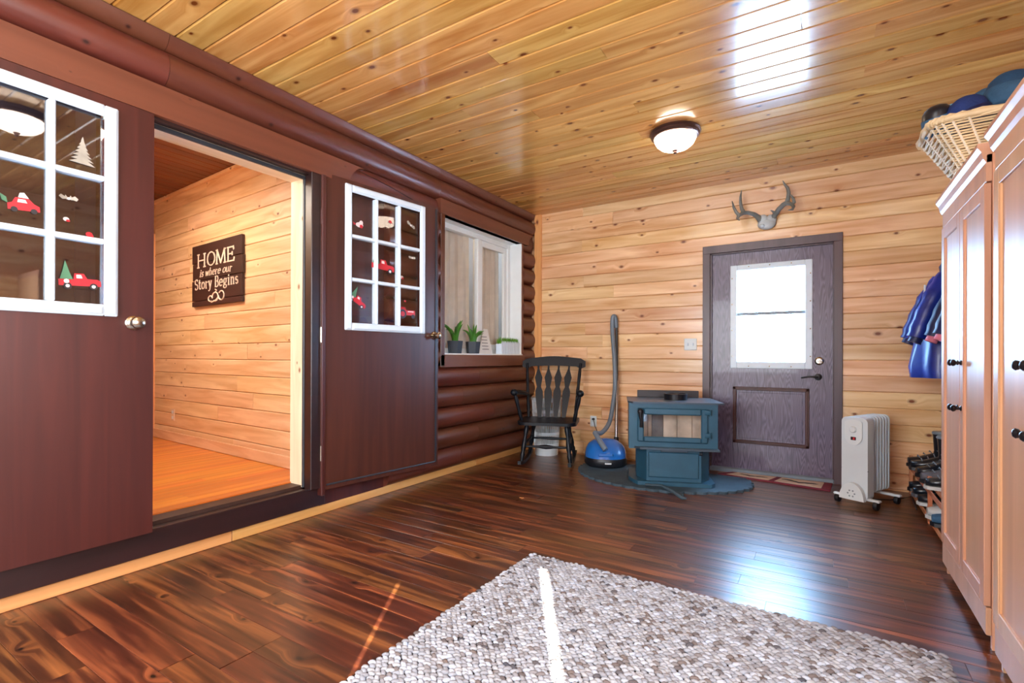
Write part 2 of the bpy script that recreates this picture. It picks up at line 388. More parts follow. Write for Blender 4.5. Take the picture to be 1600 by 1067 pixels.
wallboards(wb, M['pine'], spb, [q for q in zs if q < ZC-.02], RH, lambda p, z: ((p, YB, z), (0, 0, 0)))
tr = struct(MB().box((-2.80, YB-.03, .0), (-2.715, YB, ZC), .004).build('trim_1', M['trimv']), 'pine corner post')
# right and rear walls (behind the cabinets and the camera)
wr = struct(MB().box((XR+.016, YR-.1, -.1), (XR+.14, -1.1, ZC+.1)).box((XR+.016, 1.1, -.1), (XR+.14, YB+.1, ZC+.1)).box((XR+.016, -1.1, -.1), (XR+.14, 1.1, .85)).box((XR+.016, -1.1, 2.25), (XR+.14, 1.1, ZC+.1)).build('wall_right', M['piney']), 'pine board side wall')
def sps(z):
    return [(YR, -1.1), (1.1, YB)] if .80 < z < 2.2 else [(YR, YB)]
wallboards(wr, M['piney'], sps, [RH*i+.006 for i in range(0, 21)], RH, lambda p, z: ((XR, p, z), (0, 0, PI/2)))
for o in list(wr.children): o.rotation_euler = (0, 0, PI/2); o.scale = (1, 1, 1)
we = MB()
for a, b, c, d in ((XL-.4, -2.35, -.1, ZC+.1), (-2.35, -.35, -.1, .72), (-2.35, -.35, 2.28, ZC+.1), (-.35, .10, -.1, ZC+.1), (.10, XR+.14, 1.95, ZC+.1), (.10, XR+.14, -.1, .01)):
    we.box((a, YR-.12, c), (b, YR, d))
we.box((.10, YR-.045, 0), (.187, YR-.04, 1.96)).box((1.015, YR-.045, 0), (XR+.14, YR-.04, 1.96))  # thin plates shape the sun slits at the door edges
we = struct(we.build('wall_rear', M['pine']), 'pine wall behind the camera')
d4 = sroot('door_4', label='rear door leaf, cut narrow to let in two sun strips')
MB().box((.199, YR-.046, .012), (.972, YR-.034, 1.95)).build('slab', M['leaf'], d4); MB().box((.187, YR-.046, 1.65), (.199, YR-.034, 1.95)).build('slit_block', M['leaf'], d4)  # narrow slab and an added block shape the two sun slits
for nm, a, b in (('window_2', (-2.35, YR-.09, .72), (-.35, YR-.05, 2.28)), ('window_3', (XR+.08, -1.1, .85), (XR+.12, 1.1, 2.25))):  # unseen windows added behind the fill lights, closed by opaque blinds
    wn = sroot(nm)
    e = Vector(b)-Vector(a); ax = 0 if e.x > e.y else 1
    f = MB()
    for i in range(2):
        p, q = list(a), list(b)
        if i == 0: q[2] = p[2]+.05
        else: p[2] = q[2]-.05
        f.box(p, q)
        p, q = list(a), list(b)
        if i == 0: q[ax] = p[ax]+.05
        else: p[ax] = q[ax]-.05
        f.box(p, q)
    f.build('window_frame', M['vinyl'], wn)
    MB().box(a, b).build('opaque_blind', M['paper'], wn)
# ------------------------------------------------------------------ left log wall
wl = MB().box((-3.0, 2.16, -.1), (-2.855, 3.345, ZC+.1)).box((-3.0, 3.345, -.1), (-2.855, 4.675, 1.075)).box((-3.0, 3.345, 2.31), (-2.855, 4.675, ZC+.1)).box((-3.0, 4.675, -.1), (-2.855, YB+.05, ZC+.1))
wl.box((-3.0, YR-.1, -.1), (-2.855, .08, ZC+.1)).box((-3.0, .08, -.1), (-2.855, 2.16, .14)).box((-3.0, .08, 2.30), (-2.855, 2.16, ZC+.1))
wl = struct(wl.build('wall_left', M['brown']), 'brown stained log wall')
LR, BUL = .182, .068
def log(y0, y1, z0, z1=None, BUL=BUL):
    z1 = z1 or z0+LR; h = LR/2; zc = z0+h
    pts = []
    n = 12
    for i in range(n+1):
        a = -80+160*i/n
        pts.append((-2.852+BUL*(math.cos(math.radians(a))-math.cos(math.radians(80)))/(1-math.cos(math.radians(80))), zc+h*math.sin(math.radians(a))/math.sin(math.radians(80))))
    pts = [(x, min(max(z, z0), z1)) for x, z in pts]
    return MB().prism([(-2.86, z0)]+pts+[(-2.86, z1)], y1-y0, lambda a, b, t: (a, y0+t, b))
z0 = .789-LR*4
for i in range(15):
    z = z0+LR*i; zt = min(z+LR, ZC-.002)
    if zt-z < .03: continue
    if z < .1: spans = [(2.70, 3.6), (3.6, YB-.032)]
    elif z > 2.4: spans = [(YR, 1.2), (1.2, 3.3), (3.3, YB-.032)]
    elif z > 2.2: spans = [(2.16, 3.29), (4.72, YB-.032)]
    elif z+LR > 1.0 and z < 2.3: spans = [(2.70, 3.30), (4.705, YB-.032)]
    else: spans = [(2.70, 3.62+.25*(i % 3)), (3.62+.25*(i % 3), YB-.032)]
    for a, b in spans:
        log(a, b-.002, z, zt-.0005, .04 if 2.2 < z < 2.4 else BUL).build('log', M['brown'], wl, 35)
# planed header boards with scalloped ends
def header(name, ya, yb, z0, z1, right, lab, x=-2.792):
    r = .11
    poly = [(ya, z0), (yb-(.14 if right else 0), z0)]
    if right: poly += [(yb-.14+.02*math.sin(t*PI/2)+.12*(1-math.cos(t*PI/2)), z0+(z1-z0)*math.sin(t*PI/2)) for t in [i/8 for i in range(1, 9)]]
    else: poly += [(yb, z1)]
    poly += [(ya, z1)]
    o = MB().prism(poly, .075, lambda a, b, t: (x-t, a, b)).build(name, M['header'])
    return struct(o, lab)
header('trim_2', YR, 2.46, 2.252, 2.405, True, 'flat brown header board over the double doors')
header('trim_3', 3.29, 4.93, 2.298, 2.425, True, 'flat brown header board over the window', -2.785)
MB().tube([(-2.815, 2.43, 2.385), (-2.813, 2.6, 2.372), (-2.812, 2.8, 2.35), (-2.812, 2.98, 2.325)], [.002, .0025, .003, .004], 6).build('crack', M['crack'], wl)
# sill riser, baseboard
struct(MB().box((-2.86, YR, .068), (-2.828, 2.16, .195), .004).build('trim_4', M['dark']), 'dark sill riser under the double doors')
struct(MB().box((-2.86, 2.13, .06), (-2.848, 2.70, 2.245)).build('trim_8', M['leaf']), 'flat dark board behind the open door leaf')
bb = sroot('baseboard_left', label='pale pine baseboard along the log wall')
for a, b in ((YR, 1.555), (1.556, 3.9), (3.901, YB-.03)):
    MB().box((-2.875, a, 0), (-2.853 if a < 2 else -2.85, b, .074), .003).build('board', M['base'], bb)
for x in (-2.85,): pass
# ------------------------------------------------------------------ double door: frame, lining, threshold, two leaves
fr = sroot('trim_5', label='dark double door frame with pale pine lining')
MB().box((-2.87, 2.03, .19), (-2.80, 2.125, 2.262), .004).build('jamb', M['dark'], fr)
MB().box((-2.83, 2.10, .14), (-2.785, 2.128, 2.258), .003).build('jamb_stop', M['leaf'], fr)
MB().box((-2.89, 2.024, .20), (-2.87, 2.05, 2.23), .004).build('weather_strip', M['seal'], fr)
MB().box((-2.89, 1.10, 2.215), (-2.87, 2.05, 2.238), .004).build('weather_strip', M['seal'], fr)
MB().box((-2.87, .08, 2.238), (-2.825, 2.05, 2.30)).build('head', M['dark'], fr)
MB().box((-3.02, 2.03, .20), (-2.875, 2.06, 2.25)).build('lining', M['lining'], fr)
MB().box((-3.02, 1.0, 2.222), (-2.875, 2.06, 2.25)).build('lining', M['liningy'], fr)
MB().box((-3.01, .1, .185), (-2.90, 2.03, .212)).build('threshold', M['signd'], fr)
MB().box((-2.90, .1, .15), (-2.83, 2.03, .192), .006).build('threshold_lip', M['dark'], fr)
def circ_knob(mb, c, axis, s=1):
    rot = Vector((0, 0, 1)).rotation_difference(Vector(axis)).to_matrix()
    mb.lathe([(.034*s, 0), (.034*s, .006), (.030*s, .010), (.012*s, .012), (.012*s, .035), (.022*s, .040), (.029*s, .052), (.027*s, .064), (.016*s, .070), (.001, .071)], 20, c, 1, 1, rot)
def sticker(parent, kind, u, z, s, ang, face):
    """flat cling; local plane (u,z) at thickness coordinate face (function to 3D)"""
    mb = MB(); ca, sa = math.cos(ang), math.sin(ang); lay = [0]
    def poly(pts, m):
        mb.m = m; lay[0] += 1; off = .0006*lay[0]
        mb.prism([((a*ca-b*sa)*s+u, (a*sa+b*ca)*s+z) for a, b in pts], .0006, lambda a, b, t: (a, face*(off+t), b))
    if kind == 'truck':
        poly([(-1, -.25), (1, -.25), (1, .05), (.85, .16), (.35, .18), (.2, .48), (-.25, .48), (-.3, .12), (-1, .12)], 0)
        poly([(-.16, .2), (.12, .2), (.06, .4), (-.16, .4)], 3)
        for cx in (-.6, .62): poly(arc(cx, -.27, .2, 0, 360, 10)[:-1], 1); poly(arc(cx, -.27, .1, 0, 360, 8)[:-1], 3)
        poly([(-.95, .12), (-.35, .12), (-.65, 1.05)], 2); poly([(-.8, .6), (-.5, .6), (-.65, 1.2)], 2); poly(arc(-.65, .0, .13, 0, 360, 8)[:-1], 3)
    elif kind == 'car':
        poly([(-.9, -.35), (.9, -.3), (.9, .1), (.6, .25), (.3, .6), (-.45, .6), (-.65, .2), (-.9, .1)], 0); poly([(-.35, .25), (.2, .25), (.1, .5), (-.3, .5)], 3)
        for cx in (-.55, .55): poly(arc(cx, -.3, .2, 0, 360, 10)[:-1], 1)
        poly([(-.3, .6), (.3, .6), (.05, 1.0), (-.2, .95)], 3); poly([(-.9, .1), (-.95, .5), (-1.3, .75), (-1.2, .25)], 2)
    elif kind == 'tractor':
        poly([(-.9, -.2), (1, -.2), (1, .28), (-.1, .28), (-.2, .55), (-.9, .55)], 0)
        poly(arc(-.5, -.1, .45, 0, 360, 12)[:-1], 1); poly(arc(-.5, -.1, .25, 0, 360, 10)[:-1], 0); poly(arc(.75, -.3, .22, 0, 360, 10)[:-1], 1); poly([(.1, .1), (.8, .1), (.8, .2), (.1, .2)], 3)
    elif kind == 'tree':
        for i in range(7):
            wv = .12+.13*i; zz = 1-.3*i
            poly([(-wv, zz-.22), (wv*.9, zz-.3), (wv*.5, zz-.05), (0, zz+.18), (-wv*.6, zz-.02)], 4)
    elif kind == 'bird':
        poly(arc(0, 0, .7, 0, 360, 10, .4)[:-1], 3); poly(arc(.3, .4, .35, 0, 360, 8)[:-1], 3); poly([(-.6, 0), (-1.2, .3), (-1, -.2)], 0); poly(arc(.3, -.2, .3, 0, 360, 8)[:-1], 0)
    elif kind == 'leafs':
        for a in (-.8, -.3, .3, .8): poly([(0, 0), (a-.1, .5), (a*1.4, .15), (a+.1, -.2)], 4)
        poly(arc(0, 0, .2, 0, 360, 8)[:-1], 3)
    else:
        poly(arc(0, 0, .6, 0, 360, 9, .5)[:-1], 3 if kind == 'dot' else 0); poly(arc(.35, -.3, .4, 0, 360, 8, .3)[:-1], 0)
    return mb.build('window_sticker', [M['red'], M['tire'], M['green'], M['pinkw'], M['silver']], parent)
def make_leaf(name, loc, rz, zb, zt, flip, lab, stickers, knob_z, lite=None):
    """slab spans local x 0..W, front face at y=0 looking to -y; flip=-1 mirrors the lite position"""
    W, T = 1.02, .045
    root = sroot(name, loc, (0, 0, rz), lab)
    a0, a1, l0, l1 = .178, .892, 1.24-loc[2], 2.205-loc[2]
    if flip < 0: a0, a1 = .215, W-.15
    if lite: a0, a1, l0, l1 = lite
    zt = max(zt, l1+.03)
    sl = MB().box((0, 0, zb), (a0+.03, T, zt)).box((a1-.03, 0, zb), (W, T, zt)).box((a0+.03, 0, zb), (a1-.03, T, l0+.03)).box((a0+.03, 0, l1-.03), (a1-.03, T, zt))
    sl.build('slab', M['leaf'], root)
    fw = .052
    f = MB()
    for (p, q, r_, s_) in ((a0, a0+fw, l0, l1), (a1-fw, a1, l0, l1), (a0+fw, a1-fw, l0, l0+fw), (a0+fw, a1-fw, l1-fw, l1)):
        f.box((p, -.016, r_), (q, .0, s_), .005); f.box((p+.008, -.024, r_+.008), (q-.008, -.012, s_-.008), .005)
    lf = f.build('lite_frame', M['white'], root)
    ia0, ia1, iz0, iz1 = a0+fw, a1-fw, l0+fw, l1-fw
    mw = .024
    for i in (1, 2):
        x = ia0+(ia1-ia0)*i/3; MB().box((x-mw/2, -.018, iz0), (x+mw/2, .03, iz1), .005).build('muntin', M['white'], root)
        zz = iz0+(iz1-iz0)*i/3; MB().box((ia0, -.016, zz-mw/2), (ia1, .03, zz+mw/2), .005).build('muntin', M['white'], root)
    pw, ph = (ia1-ia0)/3, (iz1-iz0)/3
    pm = MB().box((-pw/2, 0, -ph/2), (pw/2, .004, ph/2)).mesh('pane', M['glass2' if flip < 0 else 'glass'])
    for i in range(3):
        for j in range(3): put('pane', pm, root, (ia0+pw*(i+.5), .012, iz0+ph*(j+.5)))
    for (k, u, z, s, a) in stickers: sticker(root, k, u, z-loc[2], s, a, -1).location = (0, .011, 0)
    mb = MB(); kx = W-.045 if flip > 0 else W-.085
    circ_knob(mb, (kx, 0, knob_z-loc[2]), (0, -1, 0))
    if flip > 0: mb.tube([(kx-.055, -.012, knob_z-loc[2]), (kx, -.02, knob_z-loc[2]), (kx+.05, -.012, knob_z-loc[2])], [.009, .016, .01], 10)
    mb.build('door_knob', M['chrome'], root, 40)
    return root, W
# left leaf, closed (latch edge at y 1.135): local x runs +Y
def uL(x, y): p = onx(x, y, -2.80); return p.y-(1.135-1.02), p.z
stL = []
for k, x, y, s, a in (('tree', 130, 236, .055, 0), ('car', 38, 322, .055, .05), ('leafs', 108, 310, .03, 0), ('dot', 104, 342, .018, 0), ('bit', 140, 366, .022, 0), ('truck', 126, 440, .075, .06)):
    u, z = uL(x, y); stL.append((k, u, z, s, a))
lfL, W = make_leaf('door_1', (-2.795, 1.135-1.02, 0), PI/2, .19, 2.25, -1, 'closed dark brown door leaf with white nine-pane window', stL, 1.215)
# right leaf, swung open towards the log wall
A = Vector((-2.80, 2.115)); B = Vector((-2.672, 3.122)); D2 = (B-A).normalized(); angR = math.atan2(D2.y, D2.x); nR = Vector((D2.y, -D2.x))
def uR(x, y):
    d = ray(x, y); t = nR.dot(A)/(nR.x*d.x+nR.y*d.y); p = CAM+d*t; return (Vector((p.x, p.y))-A).dot(D2), p.z
stR = []
for k, x, y, s, a in (('bird', 563, 351, .045, 0), ('bit', 611, 346, .022, 0), ('leafs', 643, 352, .04, -.5), ('truck', 600, 416, .10, -.06), ('leafs', 645, 403, .03, 0), ('dot', 629, 433, .025, 0), ('truck', 560, 470, .075, -.5), ('bit', 634, 470, .015, 0), ('tractor', 637, 489, .08, 0)):
    u, z = uR(x, y); stR.append((k, u, z, s, a))
ltR = (uR(538, 400)[0], uR(663, 420)[0], (uR(537, 516)[1]+uR(663, 521)[1])/2, (uR(538, 290)[1]+uR(663, 320)[1])/2)
lfR, W = make_leaf('door_2', (A.x, A.y, 0), angR, .172, 2.268, 1, 'open dark brown door leaf with white nine-pane window and stickers', stR, 1.228, ltR)
MB().tube([(.03, -.003, .205), (.985, -.003, .205)], .006, 8).box((.985, -.006, .2), (1.0, .0, 2.26)).build('edge_molding', M['seal'], lfR)
for z in (.42, 1.2, 1.98):
    MB().tube([(-.012, -.004, z-.05), (-.012, -.004, z+.05)], .008, 10).box((-.035, .0, z-.05), (.0, .004, z+.05)).build('hinge', M['chrome' if z < 1.9 else 'leaf'], lfR, 40)
MB().tube([(-.013, -.001, .2), (-.013, -.001, 2.24)], .003, 6).build('hinge_rod', M['chrome'], lfR)
# ------------------------------------------------------------------ hall beyond the doors
H0, H1 = Vector((-3.02, 2.235)), Vector((-5.86, 2.392)); hd = (H1-H0).normalized(); ha = math.atan2(-hd.y, -hd.x)
wh = struct(MB().box((-6.6, 2.42, .1), (-3.0, 2.55, 2.8)).build('wall_hall', M['hall']), 'pale pine board wall of the hall')
hl = (H1-H0).length
RHH = .134
def hallrot(p, z):
    q = H1-hd*p; return (q.x, q.y, z), (0, 0, ha)
wallboards(wh, M['hall'], lambda z: [(0, hl)], [.222+RHH*i for i in range(19)], RHH, hallrot, .02, .9)
MB().box((0, -.012, 0), (hl, 0, .09), .003).build('baseboard', M['hall'], wh, 0, *hallrot(0, .222))
MB().box((0, -.03, 0), (hl, .0, .03), .004).build('crown', M['hall'], wh, 0, *hallrot(0, 2.62))
MB().box((-.06, -.02, 0), (0, .1, 2.1), .004).build('corner_board', M['trimv'], wh, 0, *hallrot(0, .222))
hf = struct(MB().box((-7.4, .9, .1), (-3.0, 3.6, .2075)).build('floor_hall', M['dark']), 'orange fir strip floor of the hall')
x = -3.01; cache = {}
while x > -7.2:
    yj = 1.0+random.uniform(-.3, .9)
    for a, b in ((.9, yj), (yj, 3.4)):
        key = round(b-a, 2)
        if key <= 0.05: continue
        if key not in cache: cache[key] = board(key, .084, .012, .001).mesh('plank', M['hfloor'])
        put('plank', cache[key], hf, (x, a, .22), (0, 0, PI/2))
    x -= .085
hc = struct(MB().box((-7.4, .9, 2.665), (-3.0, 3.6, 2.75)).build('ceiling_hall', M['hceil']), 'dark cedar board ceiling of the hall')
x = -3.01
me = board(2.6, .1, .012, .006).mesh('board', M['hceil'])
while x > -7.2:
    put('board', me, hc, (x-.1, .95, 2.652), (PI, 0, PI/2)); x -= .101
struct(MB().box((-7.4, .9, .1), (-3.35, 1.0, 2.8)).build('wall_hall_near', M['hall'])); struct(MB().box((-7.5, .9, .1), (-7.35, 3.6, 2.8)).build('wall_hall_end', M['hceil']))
struct(MB().box((-7.4, 3.5, .1), (-5.9, 3.6, 2.8)).build('wall_hall_far', M['hceil'])); struct(MB().box((-3.35, .98, .1), (-3.03, 1.0, 2.8)).box((-3.35, .0, .1), (-3.3, 1.0, 2.8)).box((-3.35, -.05, .1), (-3.0, 0, 2.8)).build('wall_dark_backing', M['dark']))  # dark panels added behind the closed leaf so its glass shows reflections
struct(MB().box((-3.6, 2.56, .1), (-3.5, 5.1, 2.8)).box((-3.6, 5.0, .1), (-3.0, 5.1, 2.8)).box((-3.6, 2.5, 2.7), (-3.0, 5.1, 2.8)).box((-3.6, 2.5, .1), (-3.0, 5.1, .2)).build('wall_room_beyond', M['white']))
light('hall_fill_area', 'AREA', (-4.3, 1.3, 2.50), 30, (1, .88, .74), (0, 0, 0), .9, .4)  # area fill added out of view to brighten the hall
hlmp = thing('ceiling_light', 'glass ceiling light added out of view to light the hall', 'lamp', (-4.3, 1.3, 2.65))
MB().lathe([(.12, 0), (.12, -.02), (.15, -.03), (.15, -.04)], 20).build('base', M['bronze'], hlmp, 40); MB().lathe([(.14, -.04), (.12, -.08), (.06, -.11), (.001, -.12)], 20).build('shade', M['bowl'], hlmp, 40)
light('room_beyond_light', 'POINT', (-3.3, 4.1, 2.45), 9, (1, .9, .8), soft=.1)
# sign
def hs(x, y):
    d = ray(x, y); n = Vector((-hd.y, hd.x)); P0 = H0; t = n.dot(P0)/(n.x*d.x+n.y*d.y); p = CAM+d*t
    return (H1-Vector((p.x, p.y))).dot(-hd)*-1*-1, p.z
def hu(x, y):
    d = ray(x, y); n = Vector((-hd.y, hd.x)); t = n.dot(H0)/(n.x*d.x+n.y*d.y); p = CAM+d*t
    return -(H1-Vector((p.x, p.y))).dot(hd)*-1, p.z
u0, zt0 = hu(306, 382); u1, zt1 = hu(384, 371); _, zb0 = hu(308, 478); _, zb1 = hu(385, 473)
SW, SZ0, SZ1 = abs(u1-u0), (zb0+zb1)/2, (zt0+zt1)/2; SH = SZ1-SZ0
du = min(u0, u1) if u1 > u0 else min(u0, u1)
sp_, _r = hallrot(abs(u0), 0)
sg = thing('wall_sign', 'dark plank sign with white HOME lettering on the hall wall', 'sign', (sp_[0], sp_[1], SZ0), ha)
for i, (a, b, dx) in enumerate(((0, .085, .0), (.09, .42, .0), (.425, .70, .012), (.705, 1, .0))):
    MB().box((dx, -.03, a*SH), (SW-.01+dx, -.004, b*SH-.002), .003).build('plank', M['signd'], sg)
G = {'H': [[(0, 0), (0, 1)], [(.7, 0), (.7, 1)], [(0, .52), (.7, .52)]] + [[(a-.12, b), (a+.12, b)] for a in (0, .7) for b in (0, 1)],
     'O': [arc(.4, .5, .4, 0, 360, 18, .5)], 'M': [[(0, 0), (.05, 1)], [(.05, 1), (.42, 0.05)], [(.42, .05), (.8, 1)], [(.8, 1), (.85, 0)], [(-.1, 0), (.1, 0)], [(.73, 0), (.97, 0)], [(-.08, 1), (.08, 1)], [(.78, 1), (.93, 1)]],
     'E': [[(0, 0), (0, 1)], [(-.1, 0), (.55, 0), (.6, .2)], [(-.1, 1), (.5, 1), (.55, .82)], [(0, .52), (.4, .52)], [(.4, .42), (.4, .62)]],
     'S': [arc(.27, .74, .25, 30, 265, 10)[:]+arc(.27, .25, .26, 85, -150, 10)], 't': [[(.15, .9), (.15, .15)]+arc(.27, .13, .12, 180, 320, 5), [(0, .64), (.35, .64)]],
     'o': [arc(.27, .32, .26, 0, 360, 14, .32)], 'r': [[(.08, 0), (.08, .64)], arc(.26, .42, .18, 170, 50, 5), [(0, 0), (.2, 0)], [(0, .64), (.08, .64)]],
     'y': [[(.05, .64), (.28, .02)], [(.5, .64), (.22, -.18), (.1, -.3), (0, -.25)], [(-.03, .64), (.15, .64)], [(.4, .64), (.58, .64)]],
     'B': [[(.08, 0), (.08, 1)], [(0, 1), (.28, 1)]+arc(.28, .76, .24, 90, -90, 8)+[(.08, .52)], [(0, 0), (.3, 0)]+arc(.3, .26, .27, -90, 90, 8)+[(.08, .52)]],
     'e': [[(.03, .34), (.5, .34)]+arc(.27, .32, .25, 8, 315, 12, .32)], 'g': [arc(.25, .42, .2, 0, 360, 12, .22), arc(.25, -.08, .24, 0, 360, 12, .16), [(.1, .24), (.08, .12), (.3, .08)], [(.4, .56), (.56, .62)]],
     'i': [[(.12, 0), (.12, .64)], [(0, 0), (.24, 0)], [(0, .64), (.12, .64)], [(.12, .84), (.125, .9)]], 'n': [[(.1, 0), (.1, .64)], [(.1, .45)]+arc(.3, .42, .2, 150, 0, 6, .22)+[(.5, 0)], [(0, 0), (.2, 0)], [(.4, 0), (.6, 0)], [(0, .64), (.1, .64)]],
     's': [arc(.2, .47, .16, 30, 265, 8)+arc(.2, .16, .17, 85, -150, 8)], 'w': [[(0, .6), (.15, .02), (.32, .55), (.5, .02), (.66, .62)]], 'h': [[(.1, 0), (.1, 1)], [(.1, .4)]+arc(.28, .4, .18, 150, 0, 6, .22)+[(.48, .02), (.58, .1)]], 'u': [[(.03, .62), (.05, .2)]+arc(.24, .2, .19, 180, 350, 6)+[(.46, .62)], [(.46, .62), (.48, .05), (.58, .1)]],
     'I': [[(.12, .62), (.12, .08), (.24, .04)], [(.12, .86), (.13, .9)]], 'z': [[(.02, .05), (.2, .0), (.32, .18), (.12, .42), (.18, .66)]]}
def lettering(parent, text, xa, xb, z, h, wd, shear=0, gap=.2):
    wid = lambda c: max(a for ln in G[c] for a, b in ln)+gap if c in G else .4
    ws = (xb-xa)/(sum(wid(c) for c in text)*h); x = xa
    for chr_ in text:
        if chr_ in G:
            mb = MB()
            for ln in G[chr_]:
                P_ = [(x+(a+shear*b)*h*ws, z+b*h) for a, b in ln]
                for (a, b), (c, d) in zip(P_[:-1], P_[1:]):
                    dx, dz = c-a, d-b; l = math.hypot(dx, dz) or 1e-6; t = wd*(1.35 if abs(dz) > abs(dx) else .7); nx, nz = -dz/l*t/2, dx/l*t/2; ex, ez = dx/l*t*.25, dz/l*t*.25
                    mb.prism([(a+nx-ex, b+nz-ez), (c+nx+ex, d+nz+ez), (c-nx+ex, d-nz+ez), (a-nx-ex, b-nz-ez)], .002, lambda A_, B_, t_: (A_, -.030-t_, B_))
            mb.build('letter', M['signp'], parent)
        x += wid(chr_)*h*ws
lettering(sg, 'HOME', .14*SW, .90*SW, .63*SH, .21*SH, .028*SH)
lettering(sg, 'is where our', .17*SW, .82*SW, .475*SH, .115*SH, .015*SH, .25, .14)
lettering(sg, 'Story Begins', .07*SW, .95*SW, .275*SH, .165*SH, .021*SH)
mb = MB()
for pts in (arc(.5, .12, .06, 200, -120, 10, .07), arc(.62, .13, .055, -180, 140, 10, .07), arc(.40, .10, .04, 20, 300, 8, .045), [(.5, .19), (.53, .22), (.5, .235)], [(.56, .11), (.5, .06), (.42, .04)]):
    mb.tube([(a*SW, -.031, b*SH) for a, b in pts], .006, 6)
mb.build('scroll_ornament', M['signp'], sg)
p = hallrot(abs(hu(271, 648)[0]), hu(271, 648)[1])
oh = thing('wall_outlet', 'cream outlet plate low on the hall wall', 'outlet', p[0], ha)
MB().box((-.035, -.008, -.057), (.035, 0, .057), .003).build('plate', M['matcream'], oh); [MB().box((-.015, -.011, a), (.015, -.007, a+.028), .002).build('socket', M['plasticw'], oh) for a in (.012, -.04)]
# ------------------------------------------------------------------ window_1
WX = -2.94; WY0, WY1, WZ0, WZ1 = 3.36, 4.66, 1.088, 2.298
wd = sroot('window_1', label='white sliding window in the log wall')
MB().box((-3.0, WY0-.012, WZ0), (-2.80, WY0, WZ1)).build('reveal', M['vinyl'], wd); MB().box((-3.0, WY1, WZ0), (-2.80, WY1+.012, WZ1)).build('reveal', M['vinyl'], wd)
MB().box((-3.0, WY0, WZ1), (-2.80, WY1, WZ1+.012)).build('reveal', M['vinyl'], wd); MB().box((-3.0, WY0-.012, WZ0-.012), (-2.787, WY1+.012, WZ0)).build('window_sill', M['vinyl'], wd)
f = MB()
for p, q, r_, s_ in ((WY0, WY0+.05, WZ0, WZ1), (WY1-.05, WY1, WZ0, WZ1), (WY0+.05, WY1-.05, WZ0, WZ0+.05), (WY0+.05, WY1-.05, WZ1-.05, WZ1)): f.box((WX-.06, p, r_), (WX, q, s_), .004)
f.build('window_frame', M['vinyl'], wd)
YM = onx(750, 450, WX).y
MB().box((WX-.05, YM-.03, WZ0+.05), (WX-.005, YM+.02, WZ1-.05), .004).build('mullion', M['vinyl'], wd)
f = MB()
for p, q, r_, s_ in ((YM+.02, YM+.065, WZ0+.05, WZ1-.05), (WY1-.11, WY1-.05, WZ0+.05, WZ1-.05), (YM+.065, WY1-.11, WZ0+.05, WZ0+.10), (YM+.065, WY1-.11, WZ1-.11, WZ1-.05)): f.box((WX-.045, p, r_), (WX-.015, q, s_), .004)
f.build('sash', M['vinyl'], wd)
for a, b in ((WY0+.05, YM-.03), (YM+.065, WY1-.11)): MB().box((WX-.036, a, WZ0+.05), (WX-.032, b, WZ1-.05)).build('pane', M['glass'], wd)
cs = sroot('trim_6', label='flat brown casing around the window')
MB().box((-2.86, 3.295, .975), (-2.784, 3.348, 2.298), .003).build('side_casing', M['brown'], cs)
MB().box((-2.86, 3.295, .965), (-2.784, 4.72, 1.075), .004).build('apron', M['header'], cs); MB().box((-2.86, 4.672, 1.076), (-2.795, 4.705, 2.298), .003).build('side_casing', M['header'], cs)
for nm, a, b, lb in (('curtain', 3.38, 4.03, 'linen curtain hanging behind the left window pane'), ('curtain', 4.12, 4.56, 'narrower linen curtain hanging behind the right window pane')):
    n = 60; vs = []
    mb = MB()
    for i in range(n+1):
        t = i/n; yy = a+(b-a)*t; off = .018*math.sin(t*34+a*3)+.008*math.sin(t*71)
        vs += [(-3.05+off, yy+.02*math.sin(t*9), 1.02), (-3.05+off*.7, yy, 2.33)]
    nb = len(vs); vs += [(x-.003, y, z) for x, y, z in vs]
    fs = [(2*i, 2*i+2, 2*i+3, 2*i+1) for i in range(n)]+[(nb+2*i, nb+2*i+1, nb+2*i+3, nb+2*i+2) for i in range(n)]
    tag(mb.add(vs, fs).build(nm, M['curtain'], None, 80), lb, 'curtain')
# things on the sill
ZS = WZ0+.0005
def pot_plant(py, seed, lab, n, hmax):
    r = random.Random(seed); root = thing('potted_plant', lab, 'plant', (-2.865, py, ZS), .5, 'aloe plants on the window sill')
    pr = [(-.036, 0), (-.046, .085), (-.04, .085), (-.033, .07)]
    mb = MB(); hexa = lambda R, z: [(R*math.cos(PI/3*k), R*math.sin(PI/3*k), z) for k in range(6)]
    vs = hexa(.060, 0)+hexa(.073, .115)+hexa(.064, .115)+hexa(.060, .1)
    mb.add(vs, [tuple(range(6))[::-1]]+[(i*6+k, i*6+(k+1) % 6, i*6+6+(k+1) % 6, i*6+6+k) for i in range(3) for k in range(6)])
    mb.build('pot', M['pot'], root); MB().add(hexa(.061, .103)+hexa(.061, .097), [tuple(range(6)), tuple(range(6, 12))]).build('soil', M['soil'], root)
    for i in range(n):
        a = 2*PI*i/n+r.uniform(-.3, .3); L_ = r.uniform(.6, 1)*hmax; sp = r.uniform(.3, 1.1); pts = []; rs = []
        for k in range(7):
            t = k/6; pts.append((math.cos(a)*(.012+sp*L_*t**1.6*.45), math.sin(a)*(.012+sp*L_*t**1.6), .10+L_*(t-.5*sp*t*t)))
            rs.append(.017*(1-t)**.6+.001)
        MB().tube(pts, rs, 6).build('leaf', M['leafg'], root, 60)
    return root
pot_plant(onx(711, 552, -2.865).y, 3, 'spiky aloe in a charcoal hexagonal pot beside the left window casing', 11, .30)
pot_plant(onx(739, 552, -2.865).y, 5, 'spiky aloe in a charcoal hexagonal pot beside the white card', 12, .25)
cdd = thing('greeting_card', 'white printed card leaning on the window between plants', 'card', (-2.905, 4.05, ZS), 0)
